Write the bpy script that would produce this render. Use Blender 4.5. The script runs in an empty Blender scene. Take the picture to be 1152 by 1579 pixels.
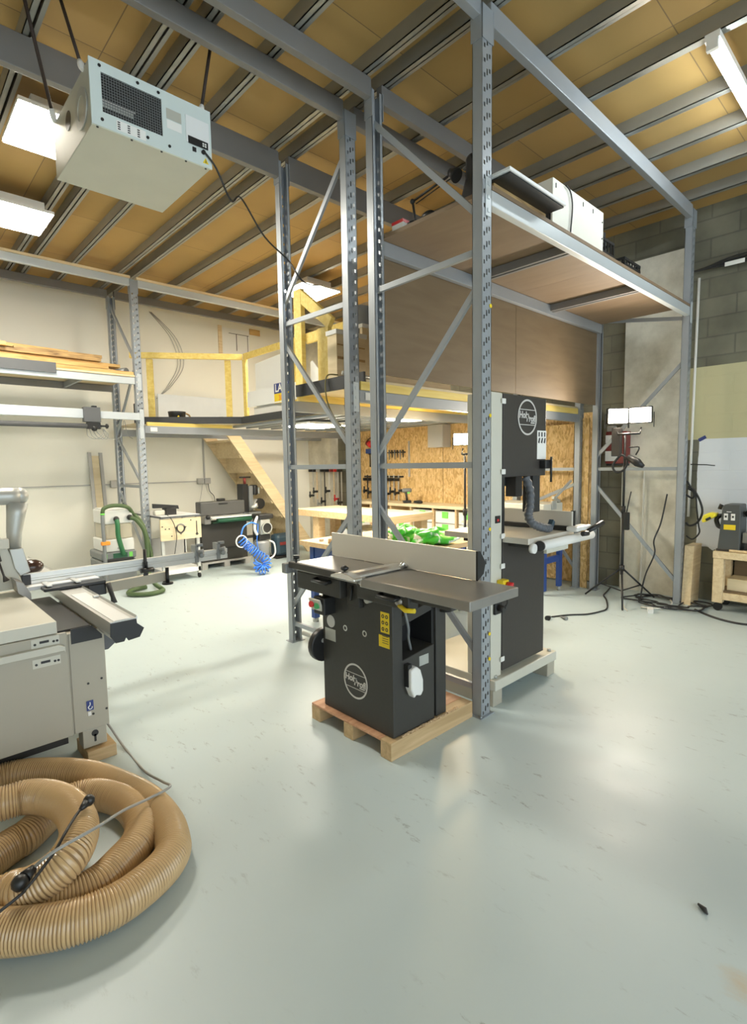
import bpy, bmesh, math, random
from mathutils import Vector, Matrix
random.seed(7)
scene = bpy.context.scene
COL = scene.collection

# ---------------------------------------------------------------- camera
cam_d = bpy.data.cameras.new('camera'); cam = bpy.data.objects.new('camera', cam_d); COL.objects.link(cam)
cam_d.sensor_fit = 'HORIZONTAL'; cam_d.sensor_width = 36.0; cam_d.lens = 817.7 / 1152 * 36.0
cam_d.clip_start = 0.05; cam_d.clip_end = 100
def cam_axes(yaw, pitch, roll):
    f = Vector((math.cos(yaw)*math.cos(pitch), math.sin(yaw)*math.cos(pitch), math.sin(pitch)))
    r = Vector((math.sin(yaw), -math.cos(yaw), 0)); u = r.cross(f)
    return r*math.cos(roll)+u*math.sin(roll), -r*math.sin(roll)+u*math.cos(roll), f
_r, _u, _f = cam_axes(math.radians(46.864), math.radians(-5.16), math.radians(-0.949))
cam.matrix_world = Matrix(((_r.x, _u.x, -_f.x, 0), (_r.y, _u.y, -_f.y, 0), (_r.z, _u.z, -_f.z, 1.53), (0, 0, 0, 1)))
scene.camera = cam
# ---------------------------------------------------------------- world, exposure
world = bpy.data.worlds.new('world'); scene.world = world; world.use_nodes = True
world.node_tree.nodes['Background'].inputs[0].default_value = (0.80, 0.92, 1.0, 1)
world.node_tree.nodes['Background'].inputs[1].default_value = 3.1      # daylight through the open door behind the camera
LED = 64.0; TUBE = 60.0; FLOOD = 260.0; UNDER = 60.0
vs = scene.view_settings; vs.view_transform = 'Standard'; vs.look = 'None'; vs.exposure = 0.2; vs.gamma = 1.0; vs.use_curve_mapping = False

# ---------------------------------------------------------------- materials
def _mat(name):
    m = bpy.data.materials.new(name); m.use_nodes = True
    return m, m.node_tree.nodes, m.node_tree.links, m.node_tree.nodes['Principled BSDF']
def plain(name, col, rough=0.5, metal=0.0, noise=0.06, scale=6.0, bump=0.0, coat=0.0, trans=0.0):
    m, N, L, b = _mat(name)
    b.inputs['Roughness'].default_value = rough; b.inputs['Metallic'].default_value = metal
    if coat: b.inputs['Coat Weight'].default_value = coat
    if trans: b.inputs['Transmission Weight'].default_value = trans
    tc = N.new('ShaderNodeTexCoord'); nz = N.new('ShaderNodeTexNoise'); nz.inputs['Scale'].default_value = scale; nz.inputs['Detail'].default_value = 5
    L.new(tc.outputs['Object'], nz.inputs['Vector'])
    mx = N.new('ShaderNodeMix'); mx.data_type = 'RGBA'
    mx.inputs[6].default_value = tuple(c*(1-noise) for c in col)+(1,); mx.inputs[7].default_value = tuple(min(1, c*(1+noise)) for c in col)+(1,)
    L.new(nz.outputs['Fac'], mx.inputs[0]); L.new(mx.outputs[2], b.inputs['Base Color'])
    if bump:
        bp = N.new('ShaderNodeBump'); bp.inputs['Strength'].default_value = bump; bp.inputs['Distance'].default_value = 0.004
        L.new(nz.outputs['Fac'], bp.inputs['Height']); L.new(bp.outputs[0], b.inputs['Normal'])
    return m
def wood(name, c1, c2, stretch=(1.2, 14, 14), rough=0.6, knots=True):
    m, N, L, b = _mat(name); b.inputs['Roughness'].default_value = rough
    tc = N.new('ShaderNodeTexCoord'); mp = N.new('ShaderNodeMapping'); mp.inputs['Scale'].default_value = stretch
    nz = N.new('ShaderNodeTexNoise'); nz.inputs['Scale'].default_value = 2.2; nz.inputs['Detail'].default_value = 7; nz.inputs['Distortion'].default_value = 0.6
    L.new(tc.outputs['Object'], mp.inputs[0]); L.new(mp.outputs[0], nz.inputs['Vector'])
    rp = N.new('ShaderNodeValToRGB'); rp.color_ramp.elements[0].position = 0.32; rp.color_ramp.elements[0].color = c1+(1,)
    rp.color_ramp.elements[1].position = 0.68; rp.color_ramp.elements[1].color = c2+(1,)
    L.new(nz.outputs['Fac'], rp.inputs[0]); L.new(rp.outputs[0], b.inputs['Base Color'])
    return m
def emit(name, col, s):
    m, N, L, b = _mat(name); b.inputs['Base Color'].default_value = (0.9, 0.9, 0.9, 1)
    b.inputs['Emission Color'].default_value = col+(1,); b.inputs['Emission Strength'].default_value = s
    return m
def mat_floor():
    m, N, L, b = _mat('floor_epoxy')
    tc = N.new('ShaderNodeTexCoord')
    n1 = N.new('ShaderNodeTexNoise'); n1.inputs['Scale'].default_value = 0.5; n1.inputs['Detail'].default_value = 8; n1.inputs['Roughness'].default_value = 0.6
    L.new(tc.outputs['Object'], n1.inputs['Vector'])
    r1 = N.new('ShaderNodeMix'); r1.data_type = 'RGBA'; r1.inputs[6].default_value = (0.455, 0.54, 0.55, 1); r1.inputs[7].default_value = (0.565, 0.65, 0.655, 1)
    L.new(n1.outputs['Fac'], r1.inputs[0])
    # scuffs: thin broken streaks and specks, denser in patches
    mp = N.new('ShaderNodeMapping'); mp.inputs['Scale'].default_value = (2.6, 0.9, 1); mp.inputs['Rotation'].default_value = (0, 0, 0.7)
    L.new(tc.outputs['Object'], mp.inputs[0])
    n2 = N.new('ShaderNodeTexNoise'); n2.inputs['Scale'].default_value = 7; n2.inputs['Detail'].default_value = 10; n2.inputs['Roughness'].default_value = 0.75
    L.new(mp.outputs[0], n2.inputs['Vector'])
    r2 = N.new('ShaderNodeValToRGB'); r2.color_ramp.elements[0].position = 0.585; r2.color_ramp.elements[0].color = (0, 0, 0, 1); r2.color_ramp.elements[1].position = 0.66; r2.color_ramp.elements[1].color = (1, 1, 1, 1)
    L.new(n2.outputs['Fac'], r2.inputs[0])
    n3 = N.new('ShaderNodeTexNoise'); n3.inputs['Scale'].default_value = 1.1; n3.inputs['Detail'].default_value = 2
    L.new(tc.outputs['Object'], n3.inputs['Vector'])
    r3 = N.new('ShaderNodeValToRGB'); r3.color_ramp.elements[0].position = 0.40; r3.color_ramp.elements[1].position = 0.62
    L.new(n3.outputs['Fac'], r3.inputs[0])
    mu = N.new('ShaderNodeMath'); mu.operation = 'MULTIPLY'; L.new(r2.outputs[0], mu.inputs[0]); L.new(r3.outputs[0], mu.inputs[1])
    mu2 = N.new('ShaderNodeMath'); mu2.operation = 'MULTIPLY'; mu2.inputs[1].default_value = 0.8; L.new(mu.outputs[0], mu2.inputs[0])
    mx = N.new('ShaderNodeMix'); mx.data_type = 'RGBA'; mx.inputs[7].default_value = (0.17, 0.18, 0.18, 1)
    L.new(mu2.outputs[0], mx.inputs[0]); L.new(r1.outputs[2], mx.inputs[6])
    # a rust stain on the paint at the lower right
    d = N.new('ShaderNodeVectorMath'); d.operation = 'DISTANCE'; d.inputs[1].default_value = (1.73, 0.31, 0); L.new(tc.outputs['Object'], d.inputs[0])
    dn = N.new('ShaderNodeMath'); dn.operation = 'MULTIPLY_ADD'; dn.inputs[1].default_value = 0.16; L.new(n2.outputs['Fac'], dn.inputs[0]); L.new(d.outputs['Value'], dn.inputs[2])
    dr = N.new('ShaderNodeMapRange'); dr.inputs[1].default_value = 0.07; dr.inputs[2].default_value = 0.15; dr.inputs[3].default_value = 0.55; dr.inputs[4].default_value = 0.0; L.new(dn.outputs[0], dr.inputs[0])
    ms = N.new('ShaderNodeMix'); ms.data_type = 'RGBA'; ms.inputs[7].default_value = (0.55, 0.36, 0.14, 1); L.new(dr.outputs[0], ms.inputs[0]); L.new(mx.outputs[2], ms.inputs[6]); L.new(ms.outputs[2], b.inputs['Base Color'])
    rr = N.new('ShaderNodeMapRange'); rr.inputs[3].default_value = 0.34; rr.inputs[4].default_value = 0.50
    n4 = N.new('ShaderNodeTexNoise'); n4.inputs['Scale'].default_value = 5; n4.inputs['Detail'].default_value = 6; L.new(tc.outputs['Object'], n4.inputs['Vector'])
    L.new(n4.outputs['Fac'], rr.inputs[0]); L.new(rr.outputs[0], b.inputs['Roughness'])
    bp = N.new('ShaderNodeBump'); bp.inputs['Strength'].default_value = 0.10; bp.inputs['Distance'].default_value = 0.002
    L.new(n4.outputs['Fac'], bp.inputs['Height']); L.new(bp.outputs[0], b.inputs['Normal'])
    return m
def mat_ceiling():
    m, N, L, b = _mat('ceiling_board'); b.inputs['Roughness'].default_value = 0.7
    tc = N.new('ShaderNodeTexCoord'); mp = N.new('ShaderNodeMapping'); mp.inputs['Scale'].default_value = (1, 1, 1)
    L.new(tc.outputs['Object'], mp.inputs[0])
    br = N.new('ShaderNodeTexBrick'); br.offset = 0.0; br.inputs['Color1'].default_value = (0.40, 0.25, 0.08, 1); br.inputs['Color2'].default_value = (0.49, 0.315, 0.11, 1); br.inputs['Mortar'].default_value = (0.22, 0.14, 0.06, 1)
    br.inputs['Scale'].default_value = 1.0; br.inputs['Mortar Size'].default_value = 0.0035; br.inputs['Brick Width'].default_value = 0.62*2; br.inputs['Row Height'].default_value = 1.25
    L.new(mp.outputs[0], br.inputs['Vector'])
    n = N.new('ShaderNodeTexNoise'); n.inputs['Scale'].default_value = 1.3; n.inputs['Detail'].default_value = 8; L.new(tc.outputs['Object'], n.inputs['Vector'])
    mr = N.new('ShaderNodeMapRange'); mr.inputs[3].default_value = 0.8; mr.inputs[4].default_value = 1.2; L.new(n.outputs['Fac'], mr.inputs[0])
    mx = N.new('ShaderNodeMix'); mx.data_type = 'RGBA'; mx.blend_type = 'MULTIPLY'; mx.inputs[0].default_value = 1
    L.new(br.outputs[0], mx.inputs[6]); L.new(mr.outputs[0], mx.inputs[7]); L.new(mx.outputs[2], b.inputs['Base Color'])
    return m
def mat_osb(name='osb', c=((0.50, 0.31, 0.11), (0.66, 0.44, 0.18), (0.76, 0.55, 0.27))):
    m, N, L, b = _mat(name); b.inputs['Roughness'].default_value = 0.65
    tc = N.new('ShaderNodeTexCoord'); mp = N.new('ShaderNodeMapping'); mp.inputs['Scale'].default_value = (1, 1.6, 0.7)
    L.new(tc.outputs['Object'], mp.inputs[0])
    nz = N.new('ShaderNodeTexNoise'); nz.inputs['Scale'].default_value = 6; nz.inputs['Detail'].default_value = 2; L.new(mp.outputs[0], nz.inputs['Vector'])
    va = N.new('ShaderNodeMix'); va.data_type = 'RGBA'; va.inputs[0].default_value = 0.12; L.new(mp.outputs[0], va.inputs[6]); L.new(nz.outputs['Color'], va.inputs[7])
    vo = N.new('ShaderNodeTexVoronoi'); vo.inputs['Scale'].default_value = 34; vo.distance = 'MANHATTAN'; L.new(va.outputs[2], vo.inputs['Vector'])
    rp = N.new('ShaderNodeValToRGB'); e = rp.color_ramp.elements
    e[0].position = 0.1; e[0].color = c[0]+(1,); e[1].position = 0.5; e[1].color = c[1]+(1,); x = e.new(0.9); x.color = c[2]+(1,)
    se = N.new('ShaderNodeSeparateColor'); L.new(vo.outputs['Color'], se.inputs[0]); L.new(se.outputs[0], rp.inputs[0]); L.new(rp.outputs[0], b.inputs['Base Color'])
    return m
def mat_blocks():
    # bare concrete blockwork; a khaki painted band, a white painted band below it (paint has its own ragged edge)
    m, N, L, b = _mat('blockwork'); b.inputs['Roughness'].default_value = 0.85
    tc = N.new('ShaderNodeTexCoord'); sp = N.new('ShaderNodeSeparateXYZ'); L.new(tc.outputs['Object'], sp.inputs[0])
    cb = N.new('ShaderNodeCombineXYZ'); L.new(sp.outputs[1], cb.inputs[0]); L.new(sp.outputs[2], cb.inputs[1])
    br = N.new('ShaderNodeTexBrick'); br.inputs['Scale'].default_value = 1; br.inputs['Brick Width'].default_value = 0.5; br.inputs['Row Height'].default_value = 0.2; br.inputs['Mortar Size'].default_value = 0.008
    br.inputs['Color1'].default_value = (0.18, 0.172, 0.125, 1); br.inputs['Color2'].default_value = (0.145, 0.14, 0.10, 1); br.inputs['Mortar'].default_value = (0.125, 0.12, 0.09, 1)
    L.new(cb.outputs[0], br.inputs['Vector'])
    n = N.new('ShaderNodeTexNoise'); n.inputs['Scale'].default_value = 2.2; n.inputs['Detail'].default_value = 9; L.new(tc.outputs['Object'], n.inputs['Vector'])
    mr = N.new('ShaderNodeMapRange'); mr.inputs[3].default_value = 0.2; mr.inputs[4].default_value = 1.8; L.new(n.outputs['Fac'], mr.inputs[0])
    mx = N.new('ShaderNodeMix'); mx.data_type = 'RGBA'; mx.blend_type = 'MULTIPLY'; mx.inputs[0].default_value = 1; L.new(br.outputs[0], mx.inputs[6]); L.new(mr.outputs[0], mx.inputs[7])
    def step(sock, edge, wob, sign):
        a = N.new('ShaderNodeMath'); a.operation = 'MULTIPLY_ADD'; a.inputs[1].default_value = wob; L.new(n.outputs['Fac'], a.inputs[0]); L.new(sock, a.inputs[2])
        g = N.new('ShaderNodeMath'); g.operation = 'GREATER_THAN' if sign > 0 else 'LESS_THAN'; g.inputs[1].default_value = edge + wob*0.5; L.new(a.outputs[0], g.inputs[0]); return g.outputs[0]
    def mul(*s):
        o = s[0]
        for q in s[1:]:
            k = N.new('ShaderNodeMath'); k.operation = 'MULTIPLY'; L.new(o, k.inputs[0]); L.new(q, k.inputs[1]); o = k.outputs[0]
        return o
    y, z = sp.outputs[1], sp.outputs[2]
    khaki = mul(step(z, 2.50, 0.0, -1), step(z, 1.735, 0, 1), step(y, 1.93, 0.12, -1))
    white = mul(step(z, 1.74, 0, -1), step(z, 0.62, 0.55, 1), step(y, 1.79, 0.06, -1))
    m1 = N.new('ShaderNodeMix'); m1.data_type = 'RGBA'; m1.inputs[7].default_value = (0.56, 0.52, 0.31, 1); L.new(khaki, m1.inputs[0]); L.new(mx.outputs[2], m1.inputs[6])
    m2 = N.new('ShaderNodeMix'); m2.data_type = 'RGBA'; m2.inputs[7].default_value = (0.74, 0.77, 0.80, 1); L.new(white, m2.inputs[0]); L.new(m1.outputs[2], m2.inputs[6])
    L.new(m2.outputs[2], b.inputs['Base Color'])
    bp = N.new('ShaderNodeBump'); bp.inputs['Strength'].default_value = 0.5; bp.inputs['Distance'].default_value = 0.01; L.new(br.outputs['Fac'], bp.inputs['Height']); bp.invert = True; L.new(bp.outputs[0], b.inputs['Normal'])
    return m
def mat_concrete():
    m, N, L, b = _mat('cast_concrete'); b.inputs['Roughness'].default_value = 0.8
    tc = N.new('ShaderNodeTexCoord'); n = N.new('ShaderNodeTexNoise'); n.inputs['Scale'].default_value = 2.0; n.inputs['Detail'].default_value = 10; n.inputs['Roughness'].default_value = 0.65
    L.new(tc.outputs['Object'], n.inputs['Vector'])
    rp = N.new('ShaderNodeValToRGB'); rp.color_ramp.elements[0].position = 0.3; rp.color_ramp.elements[0].color = (0.48, 0.45, 0.355, 1); rp.color_ramp.elements[1].position = 0.62; rp.color_ramp.elements[1].color = (0.80, 0.765, 0.655, 1)  # both tones lightened to carry the work light's wash over the infill
    L.new(n.outputs['Fac'], rp.inputs[0]); L.new(rp.outputs[0], b.inputs['Base Color'])
    return m

FLOOR = mat_floor(); CEIL = mat_ceiling(); OSB = mat_osb(); BLOCK = mat_blocks(); CONC = mat_concrete()
CREAMWALL = plain('cream_wall_paint', (0.86, 0.835, 0.73), 0.7, noise=0.03, scale=1.5)
RACK = plain('grey_rack_paint', (0.36, 0.39, 0.42), 0.38, 0.35, 0.06, 8)
BEAM = plain('grey_beam_paint', (0.33, 0.35, 0.37), 0.42, 0.25, 0.06, 5)
DARKBEAM = plain('dark_grey_beam_paint', (0.21, 0.20, 0.19), 0.5, 0.15, 0.08, 5)
SILVERBEAM = plain('pale_grey_beam_paint', (0.60, 0.64, 0.66), 0.4, 0.3, 0.05, 5)
PURLIN = plain('galvanised_purlin', (0.34, 0.34, 0.31), 0.4, 0.5, 0.10, 5)
GALV = plain('galvanised_sheet', (0.50, 0.51, 0.48), 0.42, 0.45, 0.10, 10)
CHROME = plain('polished_steel', (0.75, 0.75, 0.73), 0.22, 0.9, 0.04, 10)
ALU = plain('anodised_aluminium', (0.66, 0.66, 0.63), 0.35, 0.55, 0.04, 10)
CAST = plain('ground_cast_iron', (0.32, 0.305, 0.28), 0.36, 0.6, 0.10, 9)
ANTH = plain('anthracite_paint', (0.040, 0.038, 0.033), 0.5, 0.0, 0.10, 60, 0.12)
DOORBROWN = plain('dark_brown_black_paint', (0.045, 0.039, 0.034), 0.5, 0.0, 0.08, 60, 0.1)
BLACK = plain('black_plastic', (0.018, 0.018, 0.018), 0.4, 0.0, 0.1, 20)
RUBBER = plain('black_rubber', (0.022, 0.022, 0.022), 0.6, 0.0, 0.1, 20)
MACH = plain('warm_grey_machine_paint', (0.42, 0.39, 0.315), 0.45, 0.0, 0.03, 6)
MACHL = plain('pale_grey_machine_paint', (0.60, 0.585, 0.50), 0.42, 0.0, 0.03, 6)
FENCE = plain('pale_anodised_fence', (0.66, 0.62, 0.54), 0.4, 0.2, 0.02, 6)
WHITE = plain('white_plastic', (0.80, 0.79, 0.75), 0.4, 0.0, 0.02, 6)
PAPER = plain('white_paper', (0.85, 0.84, 0.80), 0.7, 0.0, 0.02, 12)
FILTERBOX = plain('filter_grey_sheet', (0.55, 0.55, 0.48), 0.42, 0.25, 0.08, 4)
FILTERFACE = plain('filter_daylight_tinted_sheet', (0.66, 0.735, 0.71), 0.4, 0.0, 0.02, 5)  # blue cast of the cool daylight on the front is put into the colour
YELLOW = plain('yellow_label', (0.85, 0.62, 0.02), 0.5)
YVIS = plain('yellow_visor', (0.85, 0.72, 0.04), 0.35, trans=0.0)
RED = plain('red_plastic', (0.65, 0.03, 0.03), 0.4)
GREEN = plain('green_plastic', (0.05, 0.38, 0.12), 0.4)
LIME = plain('lime_green', (0.22, 0.72, 0.12), 0.4)
BAGGREEN = plain('bright_green_bag', (0.10, 0.62, 0.07), 0.35, noise=0.25, scale=14)
HOSEGREEN = plain('dull_green_hose', (0.075, 0.12, 0.045), 0.5)
DKGREEN = plain('dark_green_belt', (0.02, 0.10, 0.05), 0.6)
BLUE = plain('blue_hose', (0.05, 0.22, 0.78), 0.3)
NAVY = plain('blue_bench_paint', (0.025, 0.07, 0.27), 0.4)
TOOLBLUE = plain('dusty_blue_plastic', (0.03, 0.06, 0.085), 0.5)
ORANGE = plain('orange_clip', (0.9, 0.30, 0.03), 0.45)
REDDARK = plain('dark_red_enamel', (0.22, 0.035, 0.03), 0.4)
TANK = plain('grey_tank_enamel', (0.23, 0.24, 0.24), 0.4, 0.2)
CABLE = plain('black_cable', (0.02, 0.02, 0.02), 0.5)
GCABLE = plain('grey_cable', (0.30, 0.30, 0.28), 0.5)
WCABLE = plain('white_cable', (0.72, 0.70, 0.62), 0.5)
STRAP = plain('dark_brown_strap', (0.035, 0.022, 0.016), 0.7)
CONDUIT = plain('grey_conduit', (0.46, 0.45, 0.42), 0.5)
HOSE = plain('tan_ducting_skin', (0.56, 0.38, 0.19), 0.28, 0.0, 0.06, 5, coat=0.3)
HOSEW = plain('tan_ducting_groove', (0.30, 0.185, 0.085), 0.4, 0.0, 0.08, 5)
INK = plain('black_ink', (0.03, 0.03, 0.03), 0.6)
LOGOW = plain('logo_silver', (0.60, 0.58, 0.55), 0.45)
NAVYINK = plain('navy_ink', (0.04, 0.06, 0.22), 0.5)
YWOOD = wood('yellow_stained_timber', (0.74, 0.53, 0.12), (0.86, 0.68, 0.22))
PINE = wood('pine_timber', (0.70, 0.53, 0.30), (0.84, 0.68, 0.43))
PALLETW = wood('pallet_timber', (0.46, 0.31, 0.15), (0.62, 0.44, 0.24))
REDPLY = wood('reddish_plywood', (0.50, 0.25, 0.13), (0.66, 0.38, 0.22))
PLY = wood('brown_plywood', (0.155, 0.105, 0.056), (0.185, 0.13, 0.072), (1.0, 1.0, 6.0))
PLYU = wood('brown_plywood_deck', (0.215, 0.145, 0.085), (0.26, 0.18, 0.11), (3.0, 0.8, 3.0))
PLYL = wood('pale_plywood', (0.70, 0.58, 0.36), (0.80, 0.68, 0.46), (2, 2, 9))
BENCHW = wood('beech_bench_timber', (0.60, 0.40, 0.20), (0.72, 0.52, 0.29))
OLDW = wood('weathered_boards', (0.20, 0.12, 0.05), (0.62, 0.41, 0.17), (2, 16, 16))
OAKW = wood('sawn_boards', (0.52, 0.30, 0.09), (0.74, 0.50, 0.20), (2, 16, 16))
BLACKBOARD = plain('black_faced_board', (0.045, 0.047, 0.05), 0.55)
GREYBOARD = plain('grey_faced_board', (0.11, 0.115, 0.12), 0.5)
WBOARD = plain('white_laminate', (0.82, 0.83, 0.82), 0.4, noise=0.015)
SAWDUST = plain('sawdust', (0.62, 0.44, 0.26), 0.95, noise=0.3, scale=60, bump=1.0)
EM_LED = emit('led_diffuser', (1.0, 0.93, 0.80), LED)
EM_UNDER = emit('under_deck_diffuser', (1.0, 0.92, 0.76), UNDER)
EM_TUBE = emit('tube_glow', (0.86, 0.96, 1.0), TUBE)
EM_FLOOD = emit('flood_glow', (1.0, 0.88, 0.72), FLOOD)
EM_FLOOD2 = emit('flood_glow_warm', (1.0, 0.74, 0.40), FLOOD)

# ---------------------------------------------------------------- mesh helper
ORIG = {}   # world position of each object's origin
class MB:
    def __init__(s): s.v = []; s.f = []; s.mi = []; s.sm = []; s.cur = 0
    def _add(s, vs_, fs, smooth=False):
        o = len(s.v); s.v += [Vector(p) for p in vs_]
        for f in fs: s.f.append([o+i for i in f]); s.mi.append(s.cur); s.sm.append(smooth)
        return s
    def box(s, x0, x1, y0, y1, z0, z1):
        p = [(x, y, z) for x in (x0, x1) for y in (y0, y1) for z in (z0, z1)]
        return s._add(p, [(0, 1, 3, 2), (4, 6, 7, 5), (0, 4, 5, 1), (2, 3, 7, 6), (0, 2, 6, 4), (1, 5, 7, 3)])
    def obox(s, c, size, R=None):
        R = R or Matrix.Identity(3); c = Vector(c); a, b, d = (k/2 for k in size)
        p = [c + R @ Vector((x, y, z)) for x in (-a, a) for y in (-b, b) for z in (-d, d)]
        return s._add(p, [(0, 1, 3, 2), (4, 6, 7, 5), (0, 4, 5, 1), (2, 3, 7, 6), (0, 2, 6, 4), (1, 5, 7, 3)])
    def bar(s, p0, p1, w, h, side=(0, 0, 1)):
        # rectangular bar between two points; w along 'side' cross axis, h along the other
        p0, p1 = Vector(p0), Vector(p1); d = (p1-p0).normalized(); u = Vector(side); u = (u - d*u.dot(d)).normalized(); n = d.cross(u)
        R = Matrix((d, u, n)).transposed()
        return s.obox((p0+p1)/2, ((p1-p0).length, w, h), R)
    def tube(s, pts, r, n=8, closed=False, caps=True, smooth=True, ringmat=None):
        pts = [Vector(p) for p in pts]; m = len(pts); rs = r if isinstance(r, (list, tuple)) else [r]*m
        T = []
        for i in range(m):
            a = pts[i-1] if (i or closed) else pts[i]; b = pts[(i+1) % m] if (i < m-1 or closed) else pts[i]
            t = b-a; T.append(t.normalized() if t.length > 1e-9 else Vector((0, 0, 1)))
        up = Vector((0, 0, 1)) if abs(T[0].z) < 0.9 else Vector((1, 0, 0))
        nrm = (up - T[0]*up.dot(T[0])).normalized(); vs_ = []
        for i in range(m):
            nrm = (nrm - T[i]*nrm.dot(T[i])).normalized(); bi = T[i].cross(nrm)
            for k in range(n):
                a = 2*math.pi*k/n; vs_.append(pts[i] + (nrm*math.cos(a)+bi*math.sin(a))*rs[i])
        o = len(s.v); s.v += vs_
        for i in range(m if closed else m-1):
            j = (i+1) % m
            for k in range(n):
                k2 = (k+1) % n; s.f.append([o+i*n+k, o+i*n+k2, o+j*n+k2, o+j*n+k]); s.mi.append(ringmat[i] if ringmat else s.cur); s.sm.append(smooth)
        if caps and not closed:
            s.f.append([o+k for k in range(n)][::-1]); s.mi.append(s.cur); s.sm.append(False)
            s.f.append([o+(m-1)*n+k for k in range(n)]); s.mi.append(s.cur); s.sm.append(False)
        return s
    def cyl(s, p0, p1, r, n=16, r1=None): return s.tube([p0, p1], [r, r if r1 is None else r1], n)
    def sph(s, c, r, n=12, sc=(1, 1, 1)):
        c = Vector(c); pts = []; h = n//2
        vs_ = [c+Vector((0, 0, r*sc[2]))]
        for i in range(1, h):
            a = math.pi*i/h
            for k in range(n):
                b = 2*math.pi*k/n; vs_.append(c+Vector((r*sc[0]*math.sin(a)*math.cos(b), r*sc[1]*math.sin(a)*math.sin(b), r*sc[2]*math.cos(a))))
        vs_.append(c-Vector((0, 0, r*sc[2]))); fs = []
        for k in range(n): fs.append((0, 1+k, 1+(k+1) % n))
        for i in range(h-2):
            for k in range(n): fs.append((1+i*n+k, 1+(i+1)*n+k, 1+(i+1)*n+(k+1) % n, 1+i*n+(k+1) % n))
        L_ = len(vs_)-1
        for k in range(n): fs.append((L_, 1+(h-2)*n+(k+1) % n, 1+(h-2)*n+k))
        return s._add(vs_, fs, True)
    def prism(s, poly, ax, a, b):
        # polygon in the plane across axis ax ('x': (y,z), 'y': (x,z), 'z': (x,y)) extruded from a to b
        def P3(p, t): return {'x': (t, p[0], p[1]), 'y': (p[0], t, p[1]), 'z': (p[0], p[1], t)}[ax]
        n = len(poly); vs_ = [P3(p, a) for p in poly]+[P3(p, b) for p in poly]
        fs = [tuple(range(n)), tuple(range(2*n-1, n-1, -1))]+[(i, n+i, n+(i+1) % n, (i+1) % n) for i in range(n)]
        return s._add(vs_, fs)
    def ring(s, c, u, v, r0, r1, depth, n=48):
        c, u, v = Vector(c), Vector(u), Vector(v); w = u.cross(v).normalized()*depth; vs_ = []
        for k in range(n):
            a = 2*math.pi*k/n; d = u*math.cos(a)+v*math.sin(a)
            vs_ += [c+d*r0, c+d*r1, c+d*r1+w, c+d*r0+w]
        fs = []
        for k in range(n):
            i, j = 4*k, 4*((k+1) % n)
            for q in range(4): fs.append((i+q, j+q, j+(q+1) % 4, i+(q+1) % 4))
        return s._add(vs_, fs)
    def text(s, txt, c, u, v, size, depth=0.0015, shear=0.0, bold=0.0):
        cu = bpy.data.curves.new('lettering', 'FONT'); cu.body = txt; cu.size = size; cu.align_x = 'CENTER'; cu.align_y = 'CENTER'; cu.shear = shear; cu.offset = bold; cu.resolution_u = 3
        ob = bpy.data.objects.new('lettering', cu); COL.objects.link(ob)
        dg = bpy.context.evaluated_depsgraph_get(); me = bpy.data.meshes.new_from_object(ob.evaluated_get(dg))
        c, u, v = Vector(c), Vector(u), Vector(v); w = u.cross(v)
        s._add([c+u*p.co.x+v*p.co.y+w*depth for p in me.vertices], [tuple(q.vertices) for q in me.polygons])
        bpy.data.objects.remove(ob); bpy.data.curves.remove(cu); bpy.data.meshes.remove(me)
        return s
    def build(s, name, mats, parent=None, bevel=0.0, seg=2):
        me = bpy.data.meshes.new(name)
        o = Vector((0, 0, 0)) if parent is None else Vector(ORIG[parent.name])
        if parent is None:
            xs = [p.x for p in s.v]; ys = [p.y for p in s.v]; zs = [p.z for p in s.v]
            o = Vector(((min(xs)+max(xs))/2, (min(ys)+max(ys))/2, min(zs))) if s.local else Vector((0, 0, 0))
        me.from_pydata([p-o for p in s.v], [], s.f); me.update()
        mats = mats if isinstance(mats, (list, tuple)) else [mats]
        for m in mats: me.materials.append(m)
        me.polygons.foreach_set('material_index', s.mi); me.polygons.foreach_set('use_smooth', s.sm)
        bm = bmesh.new(); bm.from_mesh(me); bmesh.ops.recalc_face_normals(bm, faces=bm.faces); bm.to_mesh(me); bm.free()
        ob = bpy.data.objects.new(name, me); COL.objects.link(ob)
        if parent is not None:
            ob.parent = parent; ORIG[ob.name] = tuple(o)
        else:
            ob.location = o; ORIG[ob.name] = tuple(o)
        if bevel:
            b = ob.modifiers.new('edge_bevel', 'BEVEL'); b.width = bevel; b.segments = seg; b.limit_method = 'ANGLE'; b.angle_limit = math.radians(40)
        return ob
    local = True
def thing(name, label, cat, loc, group=None):
    o = bpy.data.objects.new(name, None); COL.objects.link(o); o.location = loc; o.empty_display_size = 0.1
    ORIG[o.name] = tuple(loc); o['label'] = label; o['category'] = cat
    if group: o['group'] = group
    return o
def single(mb, name, mat, label, cat, group=None, bevel=0.0, kind=None):
    o = mb.build(name, mat, None, bevel); o['label'] = label; o['category'] = cat
    if group: o['group'] = group
    if kind: o['kind'] = kind
    return o
def struct(mb, name, mat, bevel=0.0):
    mb.local = False
    o = mb.build(name, mat, None, bevel); o['kind'] = 'structure'; o['label'] = STRUCT_LABEL.get(name, name.replace('_', ' ')); o['category'] = STRUCT_CAT.get(name.split('_')[0], 'structure'); return o
STRUCT_LABEL = {}; STRUCT_CAT = {'wall': 'wall', 'trim': 'purlin', 'floor': 'floor', 'ceiling': 'ceiling'}
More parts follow.
